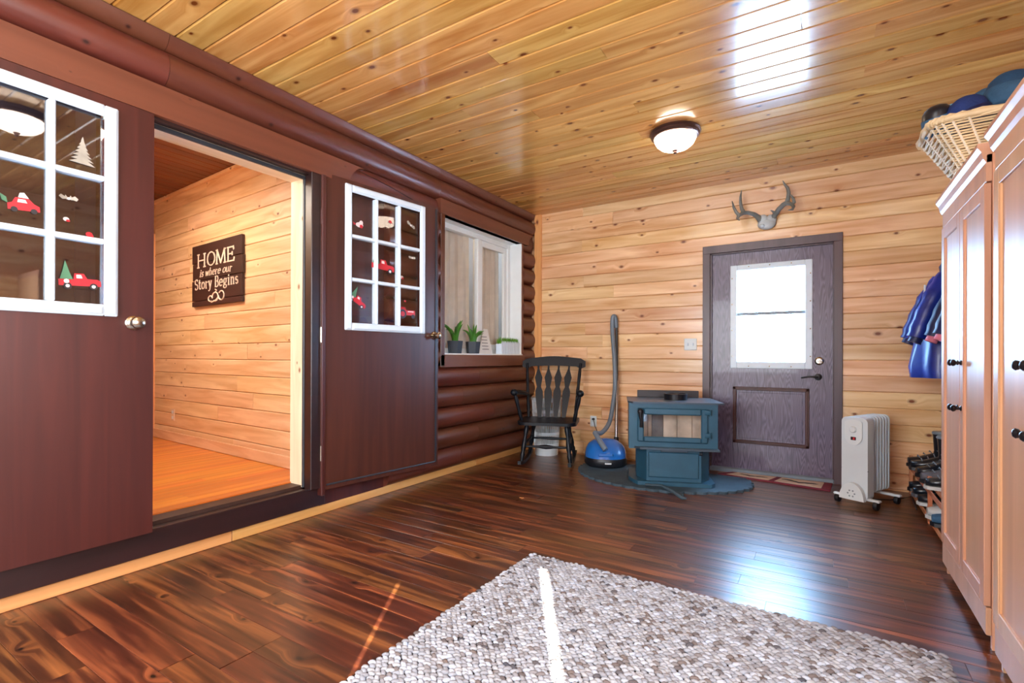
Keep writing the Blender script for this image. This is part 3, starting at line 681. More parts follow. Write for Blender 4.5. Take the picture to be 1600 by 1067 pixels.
MB().prism([(-.04, 0), (.13, 0), (.09, .21), (.035, .21)], .004, lambda a, b, t: (t+.02-b*.12, a, b)).build('card', M['paper'], cdd)
mb = MB()
for i in range(5): mb.box((.0255-.12*(.04+.026*i), .0, .035+.026*i), (.0262-.12*(.04+.026*i), .085-.004*i, .041+.026*i))
mb.build('print', M['ink'], cdd); cdd.scale = (1, 1.35, 1.2)
pl = thing('planter', 'white picket planter box of bright green plants on the sill', 'planter', (-2.85, 4.47, ZS), 0)
MB().box((-.03, -.155, 0), (.03, .155, .07)).build('box', M['white'], pl)
for i in range(11): MB().prism([(-.011, 0), (.011, 0), (.011, .075), (0, .09), (-.011, .075)], .005, lambda a, b, t: (.031+t, -.142+.0284*i+a, b)).build('picket', M['white'], pl)
r = random.Random(2)
mb = MB()
for i in range(260):
    a = r.uniform(-.15, .15); b = r.uniform(-.026, .026); hh = r.uniform(.03, .055); q = r.uniform(0, 6.28); dx, dy = .009*math.cos(q), .009*math.sin(q)
    mb.add([(b-dy*.4, a+dx*.4, .068+hh*.4), (b+dy*.4, a-dx*.4, .068+hh*.4), (b+dx, a+dy, .068+hh), (b-dx*.2, a-dy*.2, .065)], [(0, 2, 1), (0, 1, 3)])
g_ = mb.build('greenery', M['grass'], pl); g_['kind'] = 'stuff'; pl.scale = (1.1, 1.15, 1.5)
# ------------------------------------------------------------------ back door
cs = sroot('trim_7', label='violet brown casing of the outside door')
MB().box((-.966, YB-.022, 0), (DX0, YB+.0, 2.105), .003).build('side_casing', M['casing'], cs); MB().box((DX1-.005, YB-.022, 0), (.144, YB, 2.105), .003).build('side_casing', M['casing'], cs)
MB().box((-.966, YB-.024, 2.035), (.144, YB, 2.108), .003).build('head_casing', M['casing'], cs)
for a, b in ((DX0-.012, DX0+.012), (DX1-.012, DX1+.01)): MB().box((a, YB, 0), (b, YB+.12, 2.04)).build('jamb', M['casing'], cs)
MB().box((DX0, YB, 2.025), (DX1, YB+.12, 2.045)).build('jamb', M['casing'], cs)
MB().box((DX0, YB-.03, -.005), (DX1, YB+.12, .035), .005).build('threshold', M['greyp'], cs)
d3 = sroot('door_3', label='violet brown wood grain outside door with bright window')
DY = YB+.03
gx0, gx1, gz0, gz1 = -.672, -.128, 1.02, 1.862
s = MB(); a, b, c, d = -.889, .0725, .0355, 2.0245
s.box((a, DY, c), (gx0, DY+.045, d)).box((gx1, DY, c), (b, DY+.045, d)).box((gx0, DY, gz1), (gx1, DY+.045, d)).box((gx0, DY, c), (gx1, DY+.045, gz0))
s.build('slab', M['bdoor'], d3)
f = MB(); o_ = .056
for p, q, r_, s_ in ((gx0-o_, gx0, gz0-.06, gz1+.05), (gx1, gx1+o_, gz0-.06, gz1+.05), (gx0, gx1, gz0-.06, gz0), (gx0, gx1, gz1, gz1+.05)): f.box((p, DY-.014, r_), (q, DY, s_), .004)
f.build('window_surround', M['white'], d3)
ZMID = 1.46
MB().box((gx0, DY+.012, ZMID-.014), (gx1, DY+.03, ZMID+.014), .003).build('mid_rail', M['greyp'], d3)
for z0_, z1_ in ((gz0, ZMID), (ZMID, gz1)): MB().box((gx0, DY+.02, z0_), (gx1, DY+.024, z1_)).build('pane', M['glass'], d3)
sm = MB().lathe([(.006, 0), (.005, .003), (.001, .004)], 8, M=Euler((PI/2, 0, 0)).to_matrix()).mesh('screw', M['chrome'])
for i in range(4):
    for xx in (gx0-.04, gx1+.04): put('screw', sm, d3, (xx, DY-.014, gz0+.05+i*.24))
    for zz in (gz0-.04, gz1+.03):
        if i < 3: put('screw', sm, d3, (gx0+.1+i*.17, DY-.014, zz))
px0, px1, pz0, pz1 = -.705, -.095, .27, .79
f = MB()
for k, (w_, y0_, y1_) in enumerate(((.03, .012, 0), (.018, .018, .0))):
    i = k*.012
    for p, q, r_, s_ in ((px0+i, px0+i+w_, pz0+i, pz1-i), (px1-i-w_, px1-i, pz0+i, pz1-i), (px0+i, px1-i, pz0+i, pz0+i+w_), (px0+i, px1-i, pz1-i-w_, pz1-i)): f.box((p, DY-y0_, r_), (q, DY+.0, s_), .005)
f.build('panel_molding', M['leaf'], d3); MB().box((px0+.05, DY-.006, pz0+.05), (px1-.05, DY, pz1-.05), .004).build('raised_panel', M['bdoor'], d3)
rx = Euler((PI/2, 0, 0)).to_matrix()
mb = MB().lathe([(.036, 0), (.034, .008), (.024, .014), (.022, .022), (.001, .023)], 18, (-.022, DY, 1.03), M=rx); mb.box((-.036, DY-.034, 1.025), (-.008, DY-.02, 1.035), .003)
mb.build('deadbolt', M['chrome'], d3, 40)
mb = MB().lathe([(.03, 0), (.028, .01), (.012, .014), (.012, .04), (.001, .041)], 18, (-.03, DY, .893), M=rx)
mb.tube([(-.03, DY-.04, .893), (-.06, DY-.045, .895), (-.1, DY-.045, .897), (-.14, DY-.04, .888), (-.155, DY-.036, .884)], [.009, .008, .007, .007, .006], 8)
mb.build('lever_handle', M['blackm'], d3, 50)
struct(MB().box((-14, YB+.25, -.5), (14, 40, -.3)).build('ground_outside', M['snow']), 'snow outside the back door')
# ------------------------------------------------------------------ small wall things
ps = ony(1079, 538, YB)
sw = thing('light_switch', 'white double light switch on the pine wall beside the door', 'switch', (ps.x, YB, ps.z))
MB().box((-.058, -.008, -.057), (.058, 0, .057), .003).build('plate', M['plasticw'], sw)
for dx in (-.024, .024): MB().box((dx-.005, -.016, -.012), (dx+.005, -.006, .012), .002).build('toggle', M['white'], sw)
ps = ony(927.5, 658, YB)
ot = thing('wall_outlet', 'white outlet plate on the pine wall behind the vacuum', 'outlet', (ps.x, YB, ps.z))
MB().box((-.036, -.008, -.057), (.036, 0, .057), .003).build('plate', M['plasticw'], ot); [MB().box((-.016, -.011, a), (.016, -.007, a+.032), .002).build('socket', M['white'], ot) for a in (.01, -.042)]
OUT = Vector((ps.x, YB-.012, ps.z+.025))
# antlers
an = thing('antler_mount', 'grey deer antlers on a skull cap above the door', 'antlers', (-.42, YB, 2.2))
def aw(x, y, dep): p = ony(x, y, YB-dep); return (p.x+.42, p.y-YB, p.z-2.2)
mb = MB(); p = aw(1198, 350, .03); mb.ball(p, .075, .045, .05, 16, 10); mb.ball(aw(1192, 344, .03), .045, .04, .05, 12, 8); mb.ball(aw(1205, 343, .03), .045, .04, .045, 12, 8); mb.ball(aw(1191, 353, .05), .03, .03, .02); mb.build('skull_cap', M['bone'], an, 60)
def sx(cx, cy): return (1120+cx*140/1494, 270+cy*100/1067)
def horn(pts, rs, name='antler_beam'):
    MB().tube([aw(*sx(a, b), d) for a, b, d in pts], rs, 8).build(name, M['antler'], an, 60)
horn([(735, 800, .04), (690, 740, .06), (620, 690, .1), (520, 665, .13), (440, 668, .16), (370, 710, .2), (345, 760, .24), (380, 790, .28)], [.026, .023, .019, .018, .018, .015, .012, .004])
horn([(450, 665, .16), (415, 600, .16), (395, 500, .15), (395, 400, .14), (412, 290, .13)], [.018, .015, .013, .010, .003], 'antler_tine')
horn([(365, 705, .2), (320, 650, .2), (280, 570, .19), (255, 470, .17)], [.015, .013, .011, .003], 'antler_tine')
horn([(665, 720, .08), (672, 690, .09)], [.012, .003], 'antler_tine')
horn([(930, 760, .04), (980, 690, .06), (1040, 600, .1), (1110, 530, .13), (1170, 500, .16), (1240, 520, .2), (1280, 560, .24), (1260, 610, .28), (1190, 622, .3)], [.026, .022, .02, .02, .019, .015, .013, .01, .003])
horn([(1170, 500, .16), (1190, 420, .16), (1200, 330, .15), (1180, 250, .14), (1130, 190, .13), (1100, 130, .12)], [.019, .017, .015, .013, .009, .003], 'antler_tine')
horn([(1255, 525, .2), (1290, 490, .2), (1275, 430, .2), (1230, 360, .19)], [.014, .014, .012, .004], 'antler_tine')
horn([(965, 670, .08), (930, 640, .1), (895, 625, .1)], [.012, .008, .003], 'antler_tine')
# ------------------------------------------------------------------ ceiling lights
def ceiling_lamp(x, y, lab, power):
    r = thing('ceiling_light', lab, 'lamp', (x, y, ZC), 0, 'flush ceiling lights')
    MB().lathe([(.10, 0), (.172, -.0), (.176, -.012), (.165, -.02), (.168, -.032), (.158, -.042), (.145, -.045)], 36).build('rim', M['bronze'], r, 35)
    MB().lathe([(.146, -.040), (.143, -.06), (.128, -.088), (.10, -.112), (.06, -.128), (.02, -.134), (.001, -.134)], 36).build('glass_bowl', M['bowl'], r, 60)
    MB().lathe([(.018, -.130), (.02, -.138), (.012, -.144), (.014, -.152), (.007, -.16), (.001, -.162)], 14).build('finial', M['bronze'], r, 50)
ceiling_lamp(-.90, 3.64, 'lit alabaster ceiling light in bronze rim above the stove', 26)
ceiling_lamp(-1.05, 1.05, 'lit alabaster ceiling light in bronze rim near the double doors, mirrored in glass', 26)
# ------------------------------------------------------------------ rocking chair
ch = thing('rocking_chair', 'black wooden rocking chair with vase-shaped back splats', 'chair', (-2.31, 4.40, 0), math.radians(20))
def turned(p, q, rs, n=12, name='leg'):
    p, q = Vector(p), Vector(q); m = len(rs)
    return MB().tube([p.lerp(q, i/(m-1)) for i in range(m)], rs, n).build(name, M['chair'], ch, 50)
for sx_ in (-1, 1):
    pts = []; n = 16
    for i in range(n+1):
        yy = -.36+.68*i/n; pts.append((yy, .012+.30*(yy+.02)**2))
    poly = pts+[(a, b+.034) for a, b in pts[::-1]]
    MB().prism(poly, .03, lambda a, b, t: (sx_*.235-.015+t, a, b)).build('rocker', M['chair'], ch)
    TL = [.015, .017, .019, .024, .017, .024, .024, .022, .019, .016, .021, .024, .022, .018]
    turned((sx_*.235, -.265, .035), (sx_*.19, -.19, .41), TL); turned((sx_*.235, .19, .04), (sx_*.17, .13, .41), TL)
    turned((sx_*.24, .17, .43), (sx_*.285, .325, .99), [.014, .016, .018, .016, .016, .018, .015, .017, .017, .014, .014], name='back_post')
    turned((sx_*.255, -.13, .43), (sx_*.315, -.17, .69), [.014, .018, .02, .015, .017, .021, .018, .014], name='arm_support')
    turned((sx_*.225, .19, .0+.0), (sx_*.225, .19, .0), [.001, .001]) if False else None
    mb = MB().tube([(sx_*.262, .22, .665), (sx_*.285, .1, .69), (sx_*.305, -.05, .705), (sx_*.32, -.18, .712)], [.018, .022, .024, .026], 10); mb.ball((sx_*.32, -.2, .712), .036, .034, .034)
    mb.build('arm', M['chair'], ch, 60)
mb = MB(); pr = rrect(-.285, -.275, .285, .235, .09, 6)
mb.prism(pr, .035, lambda a, b, t: (a, b, .405+t-.012*(1-(a/.3)**2)*(1 if t else 0)))
mb.build('seat', M['chair'], ch, 40)
n = 14; top = []; bot = []
for i in range(n+1):
    t = -1+2*i/n; a = .335*t; end = max(0, (abs(t)-.82)/.18)
    top.append((a, 1.055+.028*(1-t*t)*0-.0+(.012*math.cos(t*PI) if end == 0 else -.012-.03*end*end))); bot.append((a, .955+.018*t*t*0+(.012*(1-abs(t)) if end == 0 else -.035*math.sin(end*PI))))
mb = MB(); mb.prism(bot+top[::-1], .026, lambda a, b, t: (a, .315+t+.03*(1-(a/.34)**2)+(b-.95)*.25, b)); mb.build('crest_rail', M['chair'], ch, 40)
for i in range(4):
    c0, c1 = -.125+.083*i, -.165+.11*i
    prof = [(.008, 0), (.030, .0), (.034, .28), (.042, .42), (.04, .50), (.022, .58), (.036, .70), (.042, .76), (.018, .88), (.010, .93), (.010, 1)]
    prof[0] = (.018, 0)
    L_ = [(-w_, t) for w_, t in prof]; R_ = [(w_, t) for w_, t in prof[::-1]]
    prof2 = [(.02+.02*min(t, .4)/.4 if t < .42 else w_, t) for w_, t in prof]
    poly = [(-w_*.95, t) for w_, t in prof2]+[(w_*.95, t) for w_, t in prof2[::-1]]
    MB().prism(poly, .012, lambda a, b, t: (c0+(c1-c0)*b+a, .165+.165*b+t, .43+.54*b)).build('splat', M['chair'], ch)
turned((-.215, -.23, .2), (.215, -.23, .2), [.009, .011, .013, .011, .012, .018, .022, .018, .012, .011, .013, .011, .009], name='stretcher')
turned((-.20, .16, .22), (.20, .16, .22), [.009, .012, .015, .012, .009], name='stretcher')
for sx_ in (-1, 1): turned((sx_*.213, -.23, .21), (sx_*.2, .16, .24), [.009, .012, .015, .012, .009], name='stretcher')
# laundry basket behind the chair
lb = thing('laundry_basket', 'white openwork laundry basket behind the rocking chair', 'basket', (-2.55, 4.79, 0), .3)
mb = MB(); nz, na = 9, 40
R0, R1, HB = .125, .158, .60
lathe_p = lambda z: R0+(R1-R0)*z/HB
MB().lathe([(R0, 0), (R0+.004, .10), (R0+.0, .10), (R0-.006, .008)], 32).build('base', M['plasticw'], lb, 40)
for z in (.10, .22, .34, .46, .575):
    mb.lathe([(lathe_p(z)-.003, z), (lathe_p(z)+.004, z), (lathe_p(z)+.004, z+.03), (lathe_p(z)-.003, z+.03)], 32)
for k in range(40):
    a = 2*PI*k/40; pts = [(lathe_p(z)*math.cos(a), lathe_p(z)*math.sin(a), z) for z in (.09, .3, .59)]
    mb.tube(pts, .0055, 4)
mb.build('lattice', M['plasticw'], lb); MB().lathe([(R1, HB-.0), (R1+.012, HB), (R1+.012, HB+.02), (R1-.006, HB+.02)], 32).build('rim', M['plasticw'], lb, 40)
# ------------------------------------------------------------------ hearth pad, stove, poker
pad = MB(); ring = []
n = 230
for i in range(n):
    a = 2*PI*i/n; rr = 1+.035*abs(math.sin(a*23))+.02*math.sin(a*3+1)
    ring.append((-1.235+.73*math.cos(a)*rr, min(4.44+.53*math.sin(a)*rr, 4.70)))
pad.prism(ring, .02, lambda a, b, t: (a, b, t*(1)))
tag(pad.build('hearth_pad', M['slate']), 'dark slate hearth pad with scalloped edge under the stove', 'mat')
SA = math.radians(19.8)
st = thing('wood_stove', 'blue grey cast wood stove with glass door on pedestal', 'stove', (-1.02, 4.07, .0205), SA)
# local: x right, y back, origin = front centre of the base plate
def sprism(poly, z0, z1, name, mat, smooth=0): return MB().prism(poly, z1-z0, lambda a, b, t: (a, b, z0+t)).build(name, mat, st, smooth)
sprism([(-.30, .05), (-.27, -.0), (.30, -.0), (.33, .05), (.33, .48), (-.34, .50), (-.34, .16)], 0, .03, 'base_plate', M['stove'])
sprism([(-.275, .19), (-.20, .04), (.225, .04), (.30, .15), (.30, .46), (-.275, .46)], .03, .30, 'pedestal', M['stove'])
mb = MB()
mb.box((-.185, .028, .06), (.205, .042, .265), .006); mb.build('ash_door', M['stove'], st); MB().box((-.09, .018, .268), (.12, .045, .29), .004).build('ash_latch', M['stovetop'], st)
mb = MB().tube([(.21, .05, .262), (.235, .05, .262)], .018, 12); mb.build('damper_knob', M['blackm'], st, 50)
BX, BZ0, BZ1 = .342, .295, .665
sh = MB()
sh.box((-BX, .0, BZ0), (-.262, .035, BZ1)).box((.262, .0, BZ0), (BX, .035, BZ1)).box((-.262, .0, BZ0), (.262, .035, .385)).box((-.262, .0, .615), (.262, .035, BZ1))
sh.box((-BX, .035, BZ0), (BX, .06, BZ0+.02)); sh.build('front_plate', M['stove'], st)
for s_ in (-1, 1): MB().box((s_*BX, .035, BZ0), (s_*(BX-.01), .50, BZ1)).build('side_panel', M['stoveside'], st)
MB().box((-BX, .49, BZ0), (BX, .50, BZ1)).box((-BX, .06, BZ0), (BX, .49, BZ0+.01)).box((-BX, .06, BZ1-.01), (BX, .49, BZ1)).build('body_shell', M['stoveside'], st)
fb = MB()
for i in range(5): fb.box((-.30+.12*i, .22, .34), (-.30+.12*i+.117, .25, .62), .004)
fb.build('fire_brick', M['brick'], st); MB().box((-.30, .07, .345), (.30, .22, .36)).box((-.31, .06, .34), (-.30, .25, .62)).box((.30, .06, .34), (.31, .25, .62)).build('fire_brick', M['brick'], st)
MB().box((-.15, .205, .36), (-.055, .222, .60), .004).build('sooty_brick', M['soot'], st); MB().box((.02, .20, .565), (.14, .222, .60)).build('baffle', M['soot'], st)
dfm = MB()
for p, q, r_, s_ in ((-.275, -.225, .355, .628), (.215, .265, .355, .628), (-.225, .215, .355, .398), (-.225, .215, .575, .628)): dfm.box((p, -.028, r_), (q, -.0, s_), .008)
sd_ = dfm.build('stove_door', M['stove'], st)
MB().box((-.23, -.012, .39), (.22, -.008, .58)).build('door_glass', M['glass'], sd_)
mb = MB().tube([(-.252, -.045, .605), (-.252, -.05, .57), (-.245, -.05, .52), (-.247, -.045, .475)], [.02, .017, .012, .014], 10); mb.ball((-.252, -.045, .60), .026, .02, .026, 10, 7); mb.tube([(-.252, -.0, .58), (-.252, -.05, .58)], .01, 8); mb.build('door_handle', M['blackm'], sd_, 60)
for z in (.42, .60): MB().tube([(.283, -.016, z-.025), (.283, -.016, z+.025)], .012, 10).box((.24, -.034, z-.018), (.285, -.022, z+.018), .004).build('hinge', M['stove'], sd_, 50)
sprism([(-.255, -.055), (.35, -.055), (.342, .0), (-.30, .0)], .298, .314, 'ash_lip', M['stovetop'])
sprism([(-BX-.01, .03), (-BX+.03, -.035), (BX-.02, -.035), (BX+.045, -.025), (BX+.02, .50), (-BX-.012, .50)], BZ1, BZ1+.013, 'top_plate', M['stovetop'])
MB().box((-.26, .485, BZ1+.013), (.27, .50, BZ1+.075), .003).build('heat_shield', M['stoveside'], st)
MB().lathe([(.001, 0), (.095, 0), (.097, .05), (.09, .052), (.088, .044), (.001, .044)], 28, (.05, .26, BZ1+.013)).build('flue_collar', M['blackm'], st, 40)
mb = MB(); mb.tube([(-.01, -.03, .324), (.0, -.03, .324)], .004); mb.tube([(-.03, -.03, .324), (-.022, -.03, .324)], .004)
pk = thing('fire_poker', 'grey iron fire poker with curled end lying before the stove', 'tool', (0, 0, 0))
q = [onz(1008, 757, .042), onz(1035, 759, .042), onz(1052, 768, .038), onz(1066, 778, .012), onz(1072, 779, .012)]
MB().tube(q, [.010, .011, .013, .014, .008], 8).build('shaft', M['slate'], pk, 60); e = onz(1066, 774, .02); MB().ball(e, .014).build('grip', M['slate'], pk, 60)
# ------------------------------------------------------------------ vacuum cleaner
vc = thing('vacuum_cleaner', 'blue canister vacuum cleaner with grey hose and upright wand', 'vacuum', (-1.78, 4.56, .0215), math.radians(28))
def shell(prof, name, mat):
    n = 26; mb = MB(); vs = []
    for (z, rx_, fy, by, cy) in prof:
        for k in range(n):
            a = 2*PI*k/n; c, s = math.cos(a), math.sin(a)
            px_ = 1.42*rx_*math.copysign(abs(c)**.9, c); py_ = cy+1.1*(by if s > 0 else fy)*math.copysign(abs(s)**.9, s); vs.append((px_, py_, z))
    m = len(prof)
    mb.add(vs, [(i*n+k, i*n+(k+1) % n, (i+1)*n+(k+1) % n, (i+1)*n+k) for i in range(m-1) for k in range(n)]+[tuple(range(n))[::-1], tuple(range((m-1)*n, m*n))])
    return mb.build(name, mat, vc, 50)
shell([(.0, .13, .17, .17, 0), (.02, .142, .185, .19, 0), (.065, .142, .185, .19, 0), (.08, .138, .18, .185, 0)], 'bumper_base', M['blackp'])
shell([(.075, .138, .175, .185, 0), (.11, .138, .165, .185, 0), (.16, .130, .13, .175, .01), (.20, .112, .09, .155, .02), (.23, .08, .06, .11, .03), (.243, .04, .03, .06, .035), (.246, .01, .01, .02, .037)], 'body', M['blue'])
MB().box((-.09, -.188, .108), (.05, -.165, .135), .008).build('carry_grip', M['blue'], vc); MB().box((-.03, -.212, .04), (.03, -.200, .054), .002).build('badge', M['plasticw'], vc)
mw_ = Matrix.Translation(vc.location) @ Matrix.Rotation(math.radians(28), 4, 'Z'); inv = mw_.inverted()
def wl_(x, y, Y): return inv @ ony(x, y, Y)
hp = [wl_(946, 703, 4.40), wl_(937, 689, 4.42), wl_(929, 675, 4.46)]
MB().tube(hp, [.026, .025, .022], 12).build('hose_elbow', M['hose'], vc, 50)
hp = [wl_(929, 676, 4.46), wl_(940, 676, 4.55), wl_(952, 660, 4.72), wl_(958, 630, 4.8), wl_(961, 600, 4.84), wl_(960, 560, 4.87), wl_(957, 520, 4.9), wl_(957, 500, 4.91), wl_(959, 494, 4.915), wl_(962, 498, 4.93), wl_(963, 512, 4.935)]
sm_ = []
for i in range(len(hp)-1):
    for t in range(8):
        p0, p1, p2, p3 = hp[max(i-1, 0)], hp[i], hp[i+1], hp[min(i+2, len(hp)-1)]; t_ = t/8
        sm_.append(.5*((2*p1)+(-p0+p2)*t_+(2*p0-5*p1+4*p2-p3)*t_*t_+(-p0+3*p1-3*p2+p3)*t_**3))
sm_.append(hp[-1])
MB().tube(sm_, [.0215+.0012*(i % 2) for i in range(len(sm_))], 12).build('hose', M['hose'], vc, 80)
MB().tube([wl_(963.5, 512, 4.935), wl_(963.5, 600, 4.93)], .014, 12).build('wand_handle', M['blackp'], vc, 50); MB().tube([wl_(963.5, 600, 4.93), wl_(963, 625, 4.925)], .02, 12).build('wand_joint', M['blackp'], vc, 50)
MB().tube([wl_(963.5, 595, 4.93), wl_(963, 688, 4.78)], .0165, 12).build('wand', M['steel'], vc, 50); MB().tube([wl_(963, 683, 4.79), wl_(963, 694, 4.77)], .024, 12).build('wand_collar', M['blackp'], vc, 50)
a_, b_ = inv @ OUT, wl_(934, 678, 4.72)
MB().tube([a_, a_+Vector((0, -.03, -.005)), a_.lerp(b_, .35)+Vector((0, -.02, -.02)), a_.lerp(b_, .7), b_, b_+Vector((.0, -.05, -.12))], .004, 6).build('power_cord', M['blackp'], vc, 60); MB().ball(a_+Vector((0, -.012, 0)), .016, .02, .013).build('plug', M['blackp'], vc, 60)
# ------------------------------------------------------------------ door mat
dm = thing('door_mat', 'maroon door mat with two cream panels of running birds', 'mat', (0, 0, 0))
q = [Vector((-.80, 4.80)), Vector((-.70, 4.945)), Vector((.075, 4.945)), Vector((.055, 4.66))]
def qm(u, v): a = q[0].lerp(q[3], u); b = q[1].lerp(q[2], u); p = a.lerp(b, v); return p
def mq(pts, z0, z1, name, mat): return MB().prism([tuple(qm(u, v)) for u, v in pts], z1-z0, lambda a, b, t: (a, b, z0+t)).build(name, mat, dm)
mq([(0, 0), (1, 0), (1, 1), (0, 1)], .0005, .010, 'backing', M['matred'])
for a in (.07, .525):
    b = a+.40; mq([(a, .12), (b, .12), (b, .93), (a, .93)], .010, .0115, 'panel', M['matcream'])
    bird = [(.02, .62), (.12, .66), (.32, .58), (.5, .42), (.68, .40), (.82, .52), (.92, .50), (.97, .56), (.9, .60), (.8, .62), (.68, .50), (.56, .34), (.46, .28), (.3, .42), (.12, .54)]
    mq([(a+.05+u*.32, .15+v*.75) for u, v in bird], .0115, .0125, 'bird', M['matbird'])
mq([(.545, .68), (.6, .72), (.66, .66), (.6, .58), (.55, .6)], .0115, .0125, 'bird', M['matbird'])
# ------------------------------------------------------------------ oil heater
ht = thing('oil_heater', 'white oil-filled column heater on castors beside the door', 'heater', (.20, 4.30, 0), math.radians(-28))
# local: x across (thin), y back along the fins; front panel at y=0
fin = rrect(-.068, .09, .068, .64, .03, 4)
fm = MB().prism(fin, .012, lambda a, b, t: (a, t-.006, b)); fm.box((-.045, -.02, .14), (.045, .02, .17)); fm.box((-.045, -.02, .57), (.045, .02, .60)); fm = fm.mesh('fin', M['enamel'], 40)
for i in range(7): put('fin', fm, ht, (0, .10+.040*i, 0))
pr = rrect(-.085, .055, .085, .635, .035, 5)
MB().prism(pr, .085, lambda a, b, t: (a, t-.01-(.012*(1-(a/.09)**2) if t < .01 else 0), b)).build('control_housing', M['enamel'], ht, 40)
MB().prism(arc(0, .50, .045, 180, 360, 10, .06)+arc(0, .60, .045, 0, 180, 8, .018), .004, lambda a, b, t: (a*1.25, -.024-t, b)).build('control_panel', M['plasticw'], ht, 40)
mb = MB(); mb.lathe([(.024, 0), (.022, .014), (.018, .018), (.001, .018)], 20, (0, -.028, .55), M=rx); mb.build('thermostat_dial', M['plasticw'], ht, 40); MB().box((-.015, -.034, .475), (.018, -.028, .498), .002).build('rocker_switch', M['led'], ht); MB().box((.002, -.036, .478), (.013, -.033, .495), .001).build('rocker_light', M['red'], ht)
MB().box((-.086, -.012, .262), (.086, .0, .267)).build('vent_slot', M['greyp'], ht)
mb = MB().prism(arc(0, .055, .08, 0, 180, 14, .12), .035, lambda a, b, t: (a, -.055+t, b)); mb.build('cord_cover', M['plasticw'], ht, 40)
mb = MB()
for k in range(6): a = 2*PI*k/6; mb.tube([(.022*math.cos(a), -.0565, .10+.022*math.sin(a)), (.022*math.cos(a), -.0545, .10+.022*math.sin(a))], .006, 6)
mb.build('cover_holes', M['greyp'], ht)
wm = MB().lathe([(.008, -.014), (.03, -.012), (.032, 0), (.03, .012), (.008, .014)], 16, M=Euler((0, PI/2, 0)).to_matrix()).mesh('castor', M['blackp'], 40)
for yy in (.02, .32):
    MB().box((-.15, yy-.02, .055), (.15, yy+.02, .072), .006).build('axle_bar', M['plasticw'], ht)
    for s_ in (-1, 1): put('castor', wm, ht, (s_*.125, yy, .0325))
mwh = Matrix.Translation(ht.location) @ Matrix.Rotation(math.radians(-28), 4, 'Z'); ih = mwh.inverted()
cp = [ih @ onz(1340, 768, .12), ih @ onz(1352, 774, .07), ih @ onz(1368, 780, .03), ih @ onz(1392, 781, .008), ih @ onz(1412, 778, .008), ih @ onz(1424, 776, .01), ih @ Vector((.556, 4.40, .01))]
MB().tube(cp, .0045, 6).build('power_cord', M['blackp'], ht, 60)
# ------------------------------------------------------------------ shoe rack with boots, coat hooks and jackets
rk = thing('shoe_rack', 'low pine shoe rack with two shelves beside the cabinets', 'rack', (0, 0, 0))
RX0, RX1, RY0, RY1 = .575, .88, 3.30, 4.93
for yy in (RY0, 4.10, RY1-.03):
    MB().box((RX0, yy, 0), (RX0+.022, yy+.03, .30), .002).build('post', M['rack'], rk); MB().box((RX1-.03, yy, 0), (RX1, yy+.03, .30), .002).build('post', M['rack'], rk)
for z in (.055, .225):
    for x in (RX0+.022, RX0+.115, RX0+.21): MB().box((x, RY0, z), (x+.07, RY1, z+.016), .002).build('shelf_slat', M['rack'], rk)
    MB().box((RX0-.008, RY0, z-.02), (RX0, RY1, z+.012), .002).build('shelf_edge', M['rack'], rk)
def boot(y, z, hgt, lab, mat, sole, ang=0, x=.705, toe=-1):
    """toe points to -x (towards the room)"""
    r = thing('boot' if hgt > .15 else 'shoe', lab, 'footwear', (x, y, z), ang, 'footwear on the shoe rack')
    mb = MB(); mb.prism([(.12, -.035), (.13, 0), (.12, .035), (.02, .036), (-.08, .048), (-.15, .035), (-.165, 0), (-.15, -.035), (-.08, -.048), (.02, -.036)], .022, lambda a, b, t: (a, b, t)); mb.build('sole', sole, r)
    mb = MB(); secs = [(-.155, .02, .045, .03), (-.13, .045, .05, .03), (-.08, .05, .06, .03), (-.03, .045, .08, .03), (.02, .04, .10, .03), (.11, .035, .11, .03)]
    vs = []; n = 12
    for x_, wv, h_, _ in secs:
        for k in range(n): a = 2*PI*k/n; vs.append((x_, wv*math.cos(a), .02+max(0, (math.sin(a)*.5+.5))*h_))
    mb.add(vs, [(i*n+k, i*n+(k+1) % n, (i+1)*n+(k+1) % n, (i+1)*n+k) for i in range(len(secs)-1) for k in range(n)]+[tuple(range(n))[::-1], tuple(range((len(secs)-1)*n, len(secs)*n))])
    if hgt > .12: mb.lathe([(.058, .03), (.056, .10), (.052, .5*hgt), (.058, hgt-.03), (.062, hgt), (.052, hgt), (.045, hgt-.03)], 14, (.055, 0, 0), 1.05, .85)
    mb.build('upper', mat, r, 60)
    mb = MB()
    for i in range(4): mb = MB(); mb.tube([(-.09+.035*i, -.03, .075+.018*i), (-.095+.035*i, 0, .088+.019*i), (-.09+.035*i, .03, .075+.018*i)], .0035, 5); mb.build('lace', M['greyp'], r, 60)
    if hgt > .2: MB().lathe([(.060, hgt-.01), (.066, hgt), (.06, hgt+.012)], 14, (.055, 0, 0), 1.05, .85).build('cuff_trim', M['greyp'], r, 60)
zt, zl = .242, .072
boot(4.80, zt, .26, 'tall black boot on the top shelf nearest the pine wall', M['boot'], M['blackp'], .1)
boot(4.63, zt, .25, 'tall black boot on the top shelf, second from the pine wall', M['boot'], M['blackp'], -.1)
boot(4.42, zt, .20, 'black boot in the middle of the top rack shelf', M['boot'], M['blackp'], .2)
boot(4.22, zt, .20, 'grey trimmed boot on the top shelf near the cabinet', M['bootg'], M['blackp'], .15)
boot(4.02, zt, .16, 'low dark boot on the top shelf half hidden by the cabinet', M['boot'], M['shoew'], 0)
boot(4.72, zl, .10, 'dark shoe on the lower shelf nearest the pine wall', M['boot'], M['blackp'], 0)
boot(4.55, zl, .10, 'black shoe with grey sole on the lower shelf', M['boot'], M['bootg'], .1)
boot(4.30, zl, .10, 'dark shoe behind the middle rack post', M['boot'], M['shoew'], 0)
